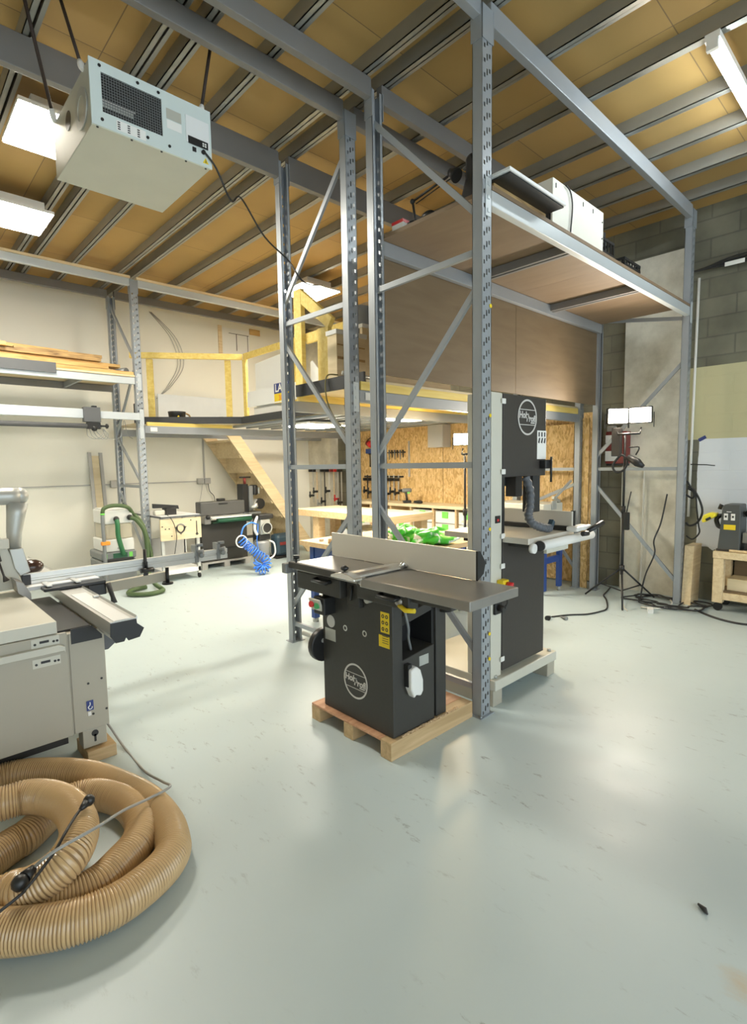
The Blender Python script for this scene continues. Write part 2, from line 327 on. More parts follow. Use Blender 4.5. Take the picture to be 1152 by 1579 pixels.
def smooth_path(pts, per=8, closed=False):
    # Catmull-Rom through the points
    pts = [Vector(p) for p in pts]; n = len(pts); out = []
    for i in range(n if closed else n-1):
        g = (lambda k: pts[k % n]) if closed else (lambda k: pts[max(0, min(n-1, k))])
        a, b, c, d = g(i-1), g(i), g(i+1), g(i+2)
        for j in range(per):
            t = j/per; out.append(0.5*((2*b)+(c-a)*t+(2*a-5*b+4*c-d)*t*t+(3*b-a-3*c+d)*t**3))
    if not closed: out.append(pts[-1])
    return out
X_, Y_, Z_ = Vector((1, 0, 0)), Vector((0, 1, 0)), Vector((0, 0, 1))

# ================================================================ setting
STRUCT_LABEL.update({'floor': 'glossy pale blue grey epoxy floor of the workshop', 'ceiling': 'tan fibreboard roof lining above the steel purlins',
    'wall_back': 'cream painted wall behind the left rack and stairs', 'wall_right': 'bare concrete block wall with khaki and white painted bands at right'})
struct(MB().box(-4, 6.7, -4, 8.75, -0.12, 0), 'floor', FLOOR)
struct(MB().box(-4, 6.7, -4, 8.75, 4.14, 4.2), 'ceiling', CEIL)
struct(MB().box(-4, 6.7, 8.58, 8.75, 0, 4.14), 'wall_back', CREAMWALL)
struct(MB().box(6.5, 6.7, -4, 8.58, 0, 4.14), 'wall_right', BLOCK)
struct(MB().box(-4.15, -4, -4, 8.75, 0, 4.14), 'wall_left', CREAMWALL)
w = MB()   # wall behind the camera with a wide open roller door
w.box(-4, -2.6, -4.15, -4, 0, 4.14); w.box(5.2, 6.7, -4.15, -4, 0, 4.14); w.box(-2.6, 5.2, -4.15, -4, 3.7, 4.14)
struct(w, 'wall_front', CREAMWALL)
STRUCT_LABEL.update({'trim_1': 'smooth cast concrete infill between the far rack posts', 'trim_2': 'grey concrete column in the far corner beside the cream wall'})
STRUCT_CAT['trim'] = 'concrete pier'
struct(MB().box(6.42, 6.5, 1.93, 2.56, 0, 3.75), 'trim_1', CONC)
struct(MB().box(6.30, 6.5, 7.9, 8.58, 0, 4.14), 'trim_2', CONC)
STRUCT_CAT['trim'] = 'purlin'
px = [-3.3, -2.7, -2.1, -1.5, -0.9, -0.32, 0.27, 0.862, 1.434, 1.60, 2.0, 2.53, 2.72, 3.295, 3.87, 4.487, 4.995, 5.51, 6.05]
for i, x in enumerate(px):
    nm = 'trim_%d' % (i+3)
    STRUCT_LABEL[nm] = 'grey steel roof purlin under the ceiling, number %d from the left' % (i+1)
    m = MB()
    m.box(x-0.055, x-0.051, -4, 8.58, 4.04, 4.14); m.box(x-0.055, x-0.02, -4, 8.58, 4.04, 4.046); m.box(x-0.024, x-0.02, -4, 8.58, 4.04, 4.058)
    m.box(x-0.004, x+0.02, -4, 8.58, 4.052, 4.14)
    struct(m, nm, PURLIN)

# ================================================================ pallet racking
W, D = 0.092, 0.065          # post face width, post depth
def post_mesh(x, y, zt, front):
    # perforated face at y looking towards front (-1 / +1 along y); open channel behind it
    m = MB(); t = 0.003; yb = y - front*D
    xs = [0, .016, .029, .040, .052, .063, .076, W]; hole_col = {1: 0, 3: 1, 5: 2}; pitch = 0.075
    n = int(zt/pitch)
    ph = {0: (.012, .034), 1: (.030, .062), 2: (.048, .070)}
    for k in range(n):
        z0 = k*pitch
        if z0 < 0.1:
            pass
        for c in range(7):
            xa, xb = x+xs[c], x+xs[c+1]
            if c in hole_col:
                a, b = ph[hole_col[c]]
                if z0+a > 0: m._add([(xa, y, z0), (xb, y, z0), (xb, y, z0+a), (xa, y, z0+a)], [(0, 1, 2, 3)])
                m._add([(xa, y, z0+b), (xb, y, z0+b), (xb, y, z0+pitch), (xa, y, z0+pitch)], [(0, 1, 2, 3)])
            else:
                m._add([(xa, y, z0), (xb, y, z0), (xb, y, z0+pitch), (xa, y, z0+pitch)], [(0, 1, 2, 3)])
    m._add([(x, y, n*pitch), (x+W, y, n*pitch), (x+W, y, zt), (x, y, zt)], [(0, 1, 2, 3)])
    lo, hi = min(y, yb), max(y, yb)
    m.box(x, x+t, lo, hi, 0, zt); m.box(x+W-t, x+W, lo, hi, 0, zt)
    m.box(x, x+.022, min(yb, yb+front*t), max(yb, yb+front*t), 0, zt); m.box(x+W-.022, x+W, min(yb, yb+front*t), max(yb, yb+front*t), 0, zt)
    return m
def frame(label, x, yf, yr, zt, braces):
    t = thing('rack_upright_frame', label, 'rack frame', (x+W/2, (yf+yr)/2, 0))
    for y, fr in ((yf, -1), (yr, 1)):
        p = post_mesh(x, y, zt, fr).build('post', RACK, t)
        yc = y - fr*D/2
        b = MB().box(x-.02, x+W+.02, yc-.05, yc+.05, 0, .006); b.cyl((x-.01, yc-.04, .006), (x-.01, yc-.04, .018), .008, 6); b.build('base_plate', RACK, p)
        h = MB()      # connector sleeve at the very top
        h.box(x-.006, x-.002, yc-.04, yc+.04, zt-.17, zt); h.box(x+W+.002, x+W+.006, yc-.04, yc+.04, zt-.17, zt)
        h.box(x-.006, x+W+.006, y-.006 if fr < 0 else y+.002, y-.002 if fr < 0 else y+.006, zt-.17, zt)
        h.build('head_sleeve', RACK, p)
    ya, yb = yf+.02, yr-.02
    for (za, zb) in braces:     # height at the front post, height at the rear post
        m = MB().bar((x+W/2-.016, ya, za), (x+W/2-.016, yb, zb), 0.036, 0.022, (0, 0, 1))
        m.cyl((x+W/2-.03, ya+.02, za), (x+W/2-.024, ya+.02, za), .008, 6); m.build('brace', RACK, t)
    return t
ZT = 3.97
BR = [(2.715, 2.70), (2.555, 1.58), (2.885, 3.80), (1.515, 1.515), (.35, 1.25), (.17, .17)]
XN, XF = 2.548, 6.10
F0 = frame('nearest tall perforated rack frame, standing beside the small jointer and pallet', XN, 1.805, 2.735, ZT, BR)
frame('tall perforated rack frame left of the jointer, one step behind the nearest frame', XN, 2.945, 3.83, ZT, [(2.685, 2.694), (1.63, 2.56), (3.73, 2.83), (1.515, 1.515), (1.19, .30), (.16, .16)])
frame('rack frame against the cream wall at left, beside the shelf of old boards', 2.575, 7.26, 8.22, 3.95, [(2.9, 3.85), (2.9, 2.0), (1.28, 1.28), (.35, 1.2), (1.3, 2.0)])
frame('far rack frame by the concrete wall, behind the work light on its tripod', XF, 1.81, 2.78, 4.0, [(1.43, 1.43), (.20, 1.27), (2.55, 1.55), (2.95, 3.1)])
frame('far rack frame before the wood strand board, right of the bandsaw', XF, 2.93, 3.83, ZT, [(1.43, 1.43), (.20, 1.27), (1.27, .9)])

p_ = [c for c in F0.children if c.name.startswith('post')][0]
for z in (2.417, 1.80, 1.135, .735, .50, .345): MB().cyl((XN+.082, 1.8045, z), (XN+.082, 1.8005, z), .011, 12).build('safety_pin', YELLOW, p_)
def beam(label, x0, x1, y0, y1, z0, z1, mat=BEAM, b0=None, b1=None, front=-1, group=None):
    t = thing('rack_beam', label, 'rack beam', ((x0+x1)/2, (y0+y1)/2, z0))
    m = MB().box(x0, x1, y0, y1, z0, z1); m.build('beam_section', mat, t, 0.004)
    for xx in (b0, b1):
        if xx is None: continue
        yy = y0-.006 if front < 0 else y1
        h = MB().box(xx, xx+.05, yy, yy+.006, z0-.07, z1+.05)
        for q in range(3): h.box(xx+.016, xx+.034, yy-.004, yy+.010, z0-.05+q*.07, z0-.03+q*.07)
        h.build('end_connector', SILVERBEAM, t)
    return t
e = 0.001
YB = {'P4': (1.812, 1.862), 'P3': (2.672, 2.722), 'P2': (2.955, 3.005), 'P1': (3.76, 3.815)}
names = {'P4': 'over the nearest rack posts', 'P3': 'second from the right overhead', 'P2': 'third from the right overhead', 'P1': 'leftmost of the four overhead, behind the hanging filter box'}
for k, (a, b) in YB.items():
    z0 = 3.84 if k == 'P1' else 3.915
    beam('long grey tie beam under the roof in front of the frames, ' + names[k], -3.9, XN-e, a, b, z0, 4.035, DARKBEAM if k != 'P4' else BEAM)
    beam('long grey tie beam under the roof beyond the frames, ' + names[k], XN+W+e, XF-e, a, b, z0, 4.035, BEAM if k in ('P4', ) else DARKBEAM)
beam('front beam of the high shelf, pale grey, holding the white box', XN+W+e, XF-e, 1.806, 1.856, 2.968, 3.052, SILVERBEAM, XN+.03, XF+.01)
beam('back beam of the high shelf, above the hanging plywood sheets', XN+W+e, XF-e, 2.69, 2.735, 2.955, 3.052, BEAM)
for i, x in enumerate((3.66, 4.93)):
    m = MB().box(x, x+.03, 1.858, 2.688, 2.99, 3.05); m.box(x+.035, x+.065, 1.858, 2.688, 2.985, 3.05)
    single(m, 'cross_bar', DARKBEAM, ('nearer' if i == 0 else 'farther') + ' grey cross bar under the high plywood shelf', 'cross bar')
m = MB().box(2.645, 4.38, 1.806, 2.735, 3.054, 3.078)
single(m, 'shelf_deck', PLYU, 'near half of the brown plywood deck on the high shelf', 'shelf deck')
m = MB().box(4.382, XF-.002, 1.806, 2.735, 3.054, 3.078)
single(m, 'shelf_deck', PLYU, 'far half of the brown plywood deck on the high shelf', 'shelf deck')
m = MB().box(2.66, 4.40, 2.74, 2.758, 2.16, 3.03); single(m, 'plywood_sheet', PLY, 'large brown plywood sheet hanging under the high shelf, nearer one', 'plywood sheet')
m = MB().box(4.405, 6.08, 2.74, 2.758, 2.16, 3.03); single(m, 'plywood_sheet', PLY, 'large brown plywood sheet hanging under the high shelf, right one above the bandsaw', 'plywood sheet')
# mezzanine beams and joists
b_ = beam('grey mezzanine beam under a yellow joist, running behind the bandsaw', XN+W+e, XF-e, 2.948, 2.998, 1.985, 2.075, BEAM, XN+.03, XF+.01)
MB().box(2.70, 2.78, 2.9455, 2.9475, 2.005, 2.06).build('paper_label', PAPER, b_)
beam('grey mezzanine beam at the back of the near deck bay', XN+W+e, XF-e, 3.775, 3.825, 1.985, 2.075, BEAM)
b_ = beam('grey mezzanine beam below the black fascia, between wall rack and corner rail', 2.668, 6.3, 7.262, 7.312, 1.99, 2.09, BEAM, 2.60, None)
MB().box(2.74, 2.83, 7.2595, 7.2615, 2.015, 2.07).build('paper_label', PAPER, b_)
beam('mezzanine beam along the cream wall', 2.668, 6.3, 8.16, 8.21, 1.99, 2.09, BEAM)
for lab, (x0, x1, y0, y1) in {'yellow timber joist along the deck edge, seen behind the bandsaw': (2.66, 6.09, 2.95, 2.99), 'yellow timber joist on the back deck beam': (2.70, 6.09, 3.78, 3.82), 'yellow timber joist under the black fascia near the cream wall': (2.70, 3.95, 7.265, 7.305)}.items():
    single(MB().box(x0, x1, y0, y1, 2.09 if y0 > 7 else 2.076, 2.139), 'joist', YWOOD, lab, 'joist')
YJ = [2.95+.0]
single(MB().box(2.72, 6.095, 2.96, 3.82, 2.14, 2.16), 'mezzanine_deck', PLYL, 'pale plywood mezzanine deck above the workbench bay', 'deck')
single(MB().prism([(2.72, 7.70), (3.925, 6.92), (3.925, 7.3), (4.10, 7.3), (4.10, 8.5), (2.72, 8.5)], 'z', 2.14, 2.16), 'mezzanine_deck', PLYL, 'mezzanine landing at the stair head along the cream wall', 'deck')
single(MB().box(5.75, 6.29, 7.3, 8.5, 2.14, 2.16), 'mezzanine_deck', PLYL, 'mezzanine deck strip in the far corner past the stairs', 'deck')
single(MB().box(3.93, 6.45, 3.83, 7.298, 2.14, 2.16), 'mezzanine_deck', PLYL, 'wide mezzanine deck between near bay and cream wall', 'deck')
single(MB().box(2.695, 2.715, 2.96, 3.83, 2.115, 2.215), 'fascia_board', BLACKBOARD, 'black fascia on the near deck edge between two rack frames', 'fascia')
single(MB().box(3.905, 3.925, 3.85, 6.905, 2.14, 2.237), 'fascia_board', BLACKBOARD, 'black fascia on the deck edge below the white boards', 'fascia')
single(MB().prism([(2.70, 7.685), (3.915, 6.898), (3.925, 6.915), (2.71, 7.702)], 'z', 2.14, 2.237), 'fascia_board', BLACKBOARD, 'black fascia below the yellow rail, cutting the deck corner', 'fascia')
for i in range(10):     # steel decking bars seen from below
    x = 3.97+i*0.22
    single(MB().bar((x, 3.84, 2.115), (x, 7.25, 2.115), .035, .045), 'deck_bar', RACK, 'grey steel bar carrying the deck from below, number %d from the stair side' % (i+1), 'deck bar', 'steel bars under the deck')

# left rack: shelf of old boards, rail
def xs(label, *a, **k): return beam(label, *a, **k)
beam('cream topped tie beam from wall rack toward the near frames', 2.668, 6.3, 7.262, 7.312, 3.87, 3.96, SILVERBEAM)
beam('cream topped tie beam left of the wall rack', -3.5, 2.574, 7.262, 7.312, 3.87, 3.96, SILVERBEAM)
for lab, a, b in (('pale batten on top of the tie beam, left of the wall rack', -3.5, 2.58), ('pale batten on top of the tie beam, right of the wall rack', 2.66, 6.3)):
    single(MB().box(a, b, 7.25, 7.312, 3.961, 3.99), 'batten', PINE, lab, 'batten')
beam('dark grey wall beam under the roof, left of the wall rack', -3.5, 2.574, 8.16, 8.22, 3.93, 4.035, DARKBEAM)
beam('dark grey wall beam under the roof, right of the wall rack', 2.668, 6.3, 8.16, 8.22, 3.93, 4.035, DARKBEAM)
beam('front beam of the board shelf at left', -3.5, 2.574, 7.262, 7.312, 2.62, 2.71, SILVERBEAM, None, 2.60)
beam('back beam of the board shelf at left', -3.5, 2.574, 8.16, 8.21, 2.62, 2.71, DARKBEAM)
single(MB().box(-3.5, 2.57, 7.25, 8.2, 2.712, 2.735), 'shelf_deck', PINE, 'wooden deck of the left rack shelf under old boards', 'shelf deck')
single(MB().box(-2.0, 1.665, 7.235, 7.249, 2.67, 2.79), 'fascia_board', GREYBOARD, 'dark grey board clad on front of the left shelf', 'fascia')
single(MB().box(1.95, 1.98, 7.32, 8.15, 2.63, 2.7), 'cross_bar', RACK, 'cross bar under the left shelf of old boards', 'cross bar')

# ================================================================ lamps
def panel(label, x0, x1, y0, y1, z, em, hx=None):
    t = thing('ceiling_light_panel', label, 'ceiling light', ((x0+x1)/2, (y0+y1)/2, z))
    m = MB().box(x0, x1, y0, y1, z+.004, z+.03); m.build('frame', WHITE, t)
    MB().box(x0+.008, x1-.008, y0+.008, y1-.008, z-.004, z+.003).build('diffuser', em, t)
    if hx: MB().box(hx[0], hx[1], y0+.12, y1-.12, z+.031, hx[2]).build('driver_housing', WHITE, t)
    return t
panel('square white light panel at left, partly behind the hanging filter box', .85, 1.45, 4.18, 4.78, 3.90, EM_LED, (.95, 1.40, 4.039))
panel('square white light panel at the left edge, below the other one', .81, 1.41, 5.81, 6.41, 3.90, EM_LED, (.91, 1.36, 4.039))
panel('square white light panel above the yellow guard on the deck', 4.25, 4.87, 5.79, 6.40, 3.90, EM_LED, (4.4, 4.80, 4.039))
panel('light panel under the deck, left one between two rack frames', 3.98, 4.60, 5.38, 6.0, 2.04, EM_UNDER, (4.1, 4.5, 2.09))
panel('light panel under the deck above the green bags', 4.02, 4.62, 3.88, 4.30, 2.02, EM_UNDER, (4.15, 4.5, 2.09))
t = thing('tube_light', 'long cool white tube light under the roof at upper right', 'tube light', (4.6, 1.06, 3.99))
MB().box(3.80, 5.30, 1.02, 1.10, 4.0, 4.039).build('housing', WHITE, t)
MB().cyl((3.84, 1.06, 3.975), (5.26, 1.06, 3.975), .024, 12).build('tube', EM_TUBE, t)
MB().box(3.80, 3.83, 1.03, 1.09, 3.945, 4.0).build('end_cap', WHITE, t); MB().box(5.27, 5.30, 1.03, 1.09, 3.945, 4.0).build('end_cap', WHITE, t)

# ================================================================ hanging air filter
FX0, FX1, FY0, FY1, FZ0, FZ1 = .940, 1.594, 3.05, 3.785, 3.285, 3.605
t = thing('air_filter_unit', 'grey box air filter with cool daylight tinted front hanging from straps at upper left', 'air filter', ((FX0+FX1)/2, (FY0+FY1)/2, FZ0))
MB().box(FX0+.004, FX1-.004, FY0+.012, FY1, FZ0+.003, FZ1-.003).build('housing', FILTERBOX, t, .004)
def fx(px, py): return FX0+(px-139)/187.0*(FX1-FX0)
gx0, gx1, gz0, gz1 = FX0+.055, FX0+.365, FZ0+.075, FZ0+.268
fp = MB()
fp.box(FX0, gx0, FY0, FY0+.012, FZ0, FZ1); fp.box(gx1, FX1, FY0, FY0+.012, FZ0, FZ1); fp.box(gx0, gx1, FY0, FY0+.012, FZ0, gz0); fp.box(gx0, gx1, FY0, FY0+.012, gz1, FZ1)
fp.build('front_panel', FILTERFACE, t)
MB().box(gx0, gx1, FY0+.011, FY0+.0125, gz0, gz1).build('filter_cavity', BLACK, t)
g = MB()
for i in range(25):
    x = gx0+(gx1-gx0)*i/24; g.box(x-.0012, x+.0012, FY0+.002, FY0+.004, gz0, gz1)
for i in range(15):
    z = gz0+(gz1-gz0)*i/14; g.box(gx0, gx1, FY0+.004, FY0+.006, z-.0012, z+.0012)
g.build('wire_grille', TANK, t)
MB().box(gx0, gx0+.16, FY0+.0085, FY0+.0105, gz0+.03, gz0+.06).build('inner_frame_bar', GALV, t)
MB().box(gx0, gx0+.17, FY0+.0078, FY0+.0085, gz0+.062, gz0+.066).build('inner_frame_bar', WHITE, t)
s_ = MB()
for x in (.05, .24, .35): s_.cyl((FX0+x, FY0-.004, FZ1-.025), (FX0+x, FY0, FZ1-.025), .008, 10)
for x in (.05, .28, .40): s_.cyl((FX0+x, FY0-.004, FZ0+.035), (FX0+x, FY0, FZ0+.035), .008, 10)
s_.build('screw_heads', BLACK, t)
MB().box(FX0+.39, FX0+.475, FY0-.0015, FY0, FZ0+.13, FZ0+.175).build('paper_label', PAPER, t)
MB().box(FX0+.39, FX0+.475, FY0-.0015, FY0, FZ0+.18, FZ0+.235).build('grey_label', FILTERBOX, t)
cl = MB().box(FX0+.12, FX0+.27, FY0-.0015, FY0, FZ0+.012, FZ0+.062); o_ = cl.build('printed_label', PAPER, t)
cl = MB()
for i in range(4):
    for j in range(3): cl.box(FX0+.125+j*.05, FX0+.138+j*.05, FY0-.0022, FY0-.0015, FZ0+.017+i*.011, FZ0+.023+i*.011)
cl.build('printing', INK, o_)
cp = MB().box(FX0+.50, FX0+.64, FY0-.004, FY0, FZ0+.10, FZ0+.245).build('control_plate', WBOARD, t)
MB().box(FX0+.51, FX0+.63, FY0-.007, FY0-.004, FZ0+.095, FZ0+.135).build('keypad', BLACK, cp)
for i in range(4): MB().box(FX0+.595+(i % 2)*.014, FX0+.604+(i % 2)*.014, FY0-.009, FY0-.007, FZ0+.104+(i//2)*.012, FZ0+.112+(i//2)*.012).build('key', PAPER, cp)
MB().box(FX0+.535, FX0+.556, FY0-.006, FY0, FZ0+.06, FZ0+.083).build('switch', BLACK, t)
wt = MB().prism([(FX0+.596, FZ0+.018), (FX0+.632, FZ0+.018), (FX0+.614, FZ0+.05)], 'y', FY0-.0015, FY0).build('warning_triangle', YELLOW, t)
MB().prism([(FX0+.612, FZ0+.022), (FX0+.617, FZ0+.022), (FX0+.614, FZ0+.043)], 'y', FY0-.0025, FY0-.0015).build('warning_mark', INK, wt)
d_ = MB().tube([(FX0+.002, FY0+.42, FZ1-.12), (FX0+.006, FY0+.42, FZ1-.12)], .05, 20); d_.build('side_port', BLACK, t)
d_ = MB().ring((FX0+.002, FY0+.16, FZ1-.18), Y_, Z_, .06, .10, -.006, 24); d_.build('duct_flange', GALV, t)
MB().cyl((FX0+.0, FY0+.16, FZ1-.18), (FX0+.005, FY0+.16, FZ1-.18), .06, 20).build('duct_cover', FILTERBOX, t)
sc = MB()
for x in (.03, .2, .36, .5, .62): sc.cyl((FX0+x, FY0+.016, FZ0-.004), (FX0+x, FY0+.016, FZ0+.003), .006, 8)
sc.build('screw_heads', INK, t)
MB().cyl((FX0+.60, FY0-.012, FZ0+.075), (FX0+.60, FY0, FZ0+.075), .012, 10).build('cord_inlet', BLACK, t)
filt = t
cord = [(FX0+.60, FY0-.014, FZ0+.075), (1.62, 3.05, 3.30), (1.75, 3.12, 3.18), (1.920,3.289,3.310), (2.150,3.382,3.155), (2.400,3.454,3.071), (2.500,3.392,2.916), (4.200,5.339,3.736)]
MB().tube(smooth_path(cord, 6), .006, 6).build('power_cord', CABLE, filt)
def strap(label, p0, p1, hook=True):
    t = thing('hanging_strap', label, 'strap', p0)
    a, b = Vector(p0), Vector(p1); c = a+(b-a)*0.13
    MB().tube([c, b], .010, 6).build('webbing', STRAP, t)
    if hook: MB().tube([a, a+(c-a)*.3, a+(c-a)*.6, c], [.010, .016, .018, .012], 8).build('hook', WHITE, t)
strap('black strap with white hook at the front left of the hanging filter box', (FX0, FY0+.10, FZ1-.02), (0.914,3.362,4.040))
strap('black strap with white hook at the rear left of the hanging filter box', (FX0, FY1-.06, FZ1-.02), (0.764,3.466,4.040))
strap('dark strap at the front right of the hanging filter box', (FX1-.03, FY0+.06, FZ1), (1.641,3.085,4.040))
strap('short dark strap at the rear right of the hanging filter box', (FX1-.06, FY1-.05, FZ1), (FX1-.01, FY1-.02, 4.04), False)

# ================================================================ pallet and jointer planer
t = thing('pallet', 'small timber pallet under the dark jointer planer', 'pallet', (2.19, 2.19, 0))
for y0, y1, zt in ((1.85, 1.93, .098), (2.15, 2.23, .084), (2.45, 2.53, .084)): MB().box(1.83, 2.525, y0, y1, 0, zt).build('runner', PALLETW, t, .003)
MB().box(1.832, 2.525, 1.932, 2.53, .085, .098).build('deck_board', REDPLY, t, .002)
sd = MB()
for i in range(300):
    x = random.uniform(1.92, 2.40); y = 1.866-random.random()**1.5*.012
    sd.sph((x, y, .100+random.random()*.003), random.uniform(.003, .007), 5, (1.5, 1.3, .7))
single(sd, 'sawdust', SAWDUST, 'line of pale sawdust lying on the pallet along the machine foot', 'sawdust', kind='stuff')

J = thing('jointer_planer', 'dark jointer planer with grey tables and pale fence on a small pallet', 'woodworking machine', (1.87, 1.87, .098))
JX, JY, JZ = 1.872, 1.872, .0985
b = MB()
b.prism([(JX, JZ), (2.2, JZ), (2.2, .53), (JX+.075, .50), (JX+.075, .86), (JX, .86)], 'y', JY, 2.455)
b.build('cabinet', ANTH, J, .006)
MB().box(2.222, 2.31, JY+.006, 2.44, JZ, .86).build('motor_column', ANTH, J, .005)
MB().box(2.20, 2.222, JY+.02, 2.43, JZ, .84).build('column_gap', BLACK, J)
MB().box(JX+.07, 2.2, JY+.17, 2.39, .50, .84).build('planer_block', BLACK, J, .01)
MB().bar((JX+.075, JY+.05, .70), (2.33, JY+.05, .765), .05, .06).build('thicknesser_arm', ANTH, J, .004)
hd = MB().prism([(2.235, .75), (2.36, .75), (2.325, .86), (2.265, .86)], 'y', JY-.05, JY+.05); hd.build('dust_hood', MACHL, J, .008)
MB().cyl((2.30, JY, .70), (2.30, JY, .752), .045, 16).build('hood_spout', BLACK, J)
# tables
TX0, TX1 = 1.762, 2.135
tb = MB().box(TX0, TX1, 1.305, 1.985, .908, .952); tb.build('infeed_table', CAST, J, .004)
tb = MB().box(TX0+.03, TX1, 2.045, 2.63, .908, .952); tb.build('outfeed_table', CAST, J, .004)
MB().box(TX0+.06, TX1-.03, 1.45, 1.98, .87, .908).build('table_rib', ANTH, J, .006)
MB().cyl((TX0+.04, 2.015, .925), (TX1, 2.015, .925), .036, 18).build('cutter_block', CHROME, J)
gd = MB(); prof = [(-.05, 0), (-.048, .012), (-.025, .024), (0, .028), (.025, .024), (.048, .012), (.05, 0)]
gd.prism([(2.03+a, .957+h) for a, h in prof], 'x', TX0-.05, 2.085); gd.prism([(2.03+a*1.9, .955+h*1.1) for a, h in prof], 'x', TX0-.085, TX0-.03); gd.build('cutter_guard', CHROME, J, .003)
MB().tube([(2.06, 1.99, .96), (2.075, 1.985, .99), (2.092, 1.98, .965)], .016, 8).build('guard_clip', CHROME, J)
# fence
MB().box(2.098, 2.116, 1.52, 2.635, .955, 1.10).build('fence', FENCE, J, .002)
MB().prism([(2.10, .955), (2.15, .985), (2.165, 1.04), (2.12, 1.10), (2.10, 1.10)], 'y', 1.508, 1.519).build('fence_end_cap', BLACK, J)
MB().box(2.117, 2.20, 2.0, 2.1, .953, 1.02).build('fence_bracket', ANTH, J)
# front bar with knobs
MB().box(1.752, 1.788, 2.10, 2.62, .925, .962).build('guard_rail', ANTH, J, .006)
MB().box(1.735, 1.79, 2.621, 2.665, .89, .95).build('rail_end_clamp', TANK, J, .006)
kn = MB().cyl((1.77, 2.56, .957), (1.77, 2.56, .99), .006, 8); kn.tube([(1.77, 2.56, .985), (1.77, 2.56, 1.005)], .018, 8); kn.build('rail_knob', BLACK, J)
kn = MB().cyl((TX0-.02, 2.085, .96), (TX0-.02, 2.085, .985), .006, 8); kn.sph((TX0-.02, 2.085, .995), .022, 10, (1, 1, .7)); kn.build('guard_knob', BLACK, J)
# front upper cover with handles
MB().box(1.80, JX, 2.20, 2.60, .80, .905).build('outfeed_carriage', ANTH, J, .006)
MB().box(1.80, JX, 1.69, 2.06, .83, .905).build('infeed_carriage', ANTH, J, .006)
MB().box(1.785, 1.83, 1.70, 2.02, .898, .914).build('carriage_lip', ALU, J, .006)
for y in (2.33, 1.80):
    h = MB().tube([(1.80, y-.05, .885), (1.765, y-.05, .88), (1.765, y+.07, .88), (1.80, y+.07, .885)], .011, 8); h.box(1.76, 1.8, y-.05, y+.07, .872, .88)
    h.build('grip_handle', BLACK, J, 0)
MB().box(1.84, JX, 2.09, 2.19, .76, .90).build('latch_plate', ANTH, J, .004)
MB().tube([(1.835, 2.14, .88), (1.828, 2.14, .83), (1.828, 2.14, .80)], .008, 8).build('latch', BLACK, J)
MB().cyl((1.83, 2.02, .822), (JX, 2.02, .822), .02, 12).build('adjuster_stub', GALV, J)
lv = MB().tube([(1.80, 1.75, .85), (1.79, 1.70, .835), (1.80, 1.65, .84)], .012, 8); lv.build('clamp_lever', YELLOW, J)
MB().sph((1.815, 1.755, .865), .03, 10).build('clamp_hub', CAST, J)
# switch box
sb = MB().box(1.79, JX, 2.33, 2.43, .68, .78); sb.build('switch_box', BLACK, J, .006)
R0 = Matrix.Rotation(math.radians(-18), 3, 'Y')
MB().obox((1.786, 2.40, .735), (.012, .10, .075), R0).build('switch_plate', MACHL, J, .003)
MB().cyl((1.765, 2.425, .738), (1.785, 2.425, .736), .018, 14).build('stop_button', RED, J)
MB().cyl((1.768, 2.378, .735), (1.785, 2.378, .733), .017, 14).build('start_button', GREEN, J)
MB().cyl((1.89, 2.457, .46), (1.89, 2.50, .46), .10, 24).build('hand_wheel', BLACK, J, .006)
hb = MB().tube([(1.875, 2.456, .49), (1.875, 2.66, .49)], .014, 8); hb.build('wheel_bar', GALV, J)
# labels on the left face
def lface(name, mat, pts, d=.0015, parent=J):
    ys = [p[1] for p in pts]; zs = [p[2] for p in pts]
    return MB().box(JX-d, JX, min(ys), max(ys), min(zs), max(zs)).build(name, mat, parent)
o_ = MB().box(JX-.0015, JX, 1.893, 1.957, .655, .765).build('warning_label', YELLOW, J)
pr = MB()
for i in range(3):
    for j in range(2): pr.ring((JX-.0025, 1.911+j*.028, .675+i*.034), Y_, Z_, .005, .010, .001, 12)
pr.build('printing', INK, o_)
o_ = MB().box(JX-.0015, JX, 1.893, 1.972, .577, .640).build('warning_label', YELLOW, J)
pr = MB()
for i in range(4): pr.box(JX-.0022, JX-.0015, 1.90, 1.945, .60+i*.012, .603+i*.012)
pr.build('printing', INK, o_)
MB().box(JX-.0015, JX, 2.335, 2.43, .51, .58).build('rating_label', GALV, J)
rd = MB().cyl((JX-.002, 2.375, .625), (JX, 2.375, .625), .036, 24); rd.build('round_sticker', LOGOW, J)
for p in ((1.872,2.243,0.614), (1.872,2.081,0.618)): MB().ring((JX-.004, p[1], p[2]), Y_, Z_, .010, .018, .006, 16).build('adjuster_socket', CHROME, J)
def logo(mb, c, u, v, R, dz):
    c, u, v = Vector(c), Vector(u), Vector(v); n = u.cross(v)
    mb.ring(c, u, v, R*.90, R, .0012)
    for s in (1, -1):
        hw = math.sqrt(max(0, (R*.9)**2-(R*.42)**2)); q = c+v*(R*.42*s)
        mb._add([q-u*hw-v*R*.02+n*.001, q+u*hw-v*R*.02+n*.001, q+u*hw+v*R*.02+n*.001, q-u*hw+v*R*.02+n*.001], [(0, 1, 2, 3)])
    mb.text('Holz', c-u*R*.40+v*R*.11, u, v, R*.50, .0012, .12, .02*R)
    mb.text('Profi', c+u*R*.36-v*R*.07, u, v, R*.50, .0012, .12, .02*R)
    q = c+u*R*.55-v*R*.30+n*.001; mb._add([q-u*R*.22-v*R*.035, q+u*R*.22-v*R*.035, q+u*R*.22+v*R*.035, q-u*R*.22+v*R*.035], [(0, 1, 2, 3)])
    return mb
lc = (1.872,2.166,0.326)
logo(MB(), (JX-.001, lc[1], lc[2]), -Y_, Z_, .100, 0).build('round_logo', LOGOW, J)
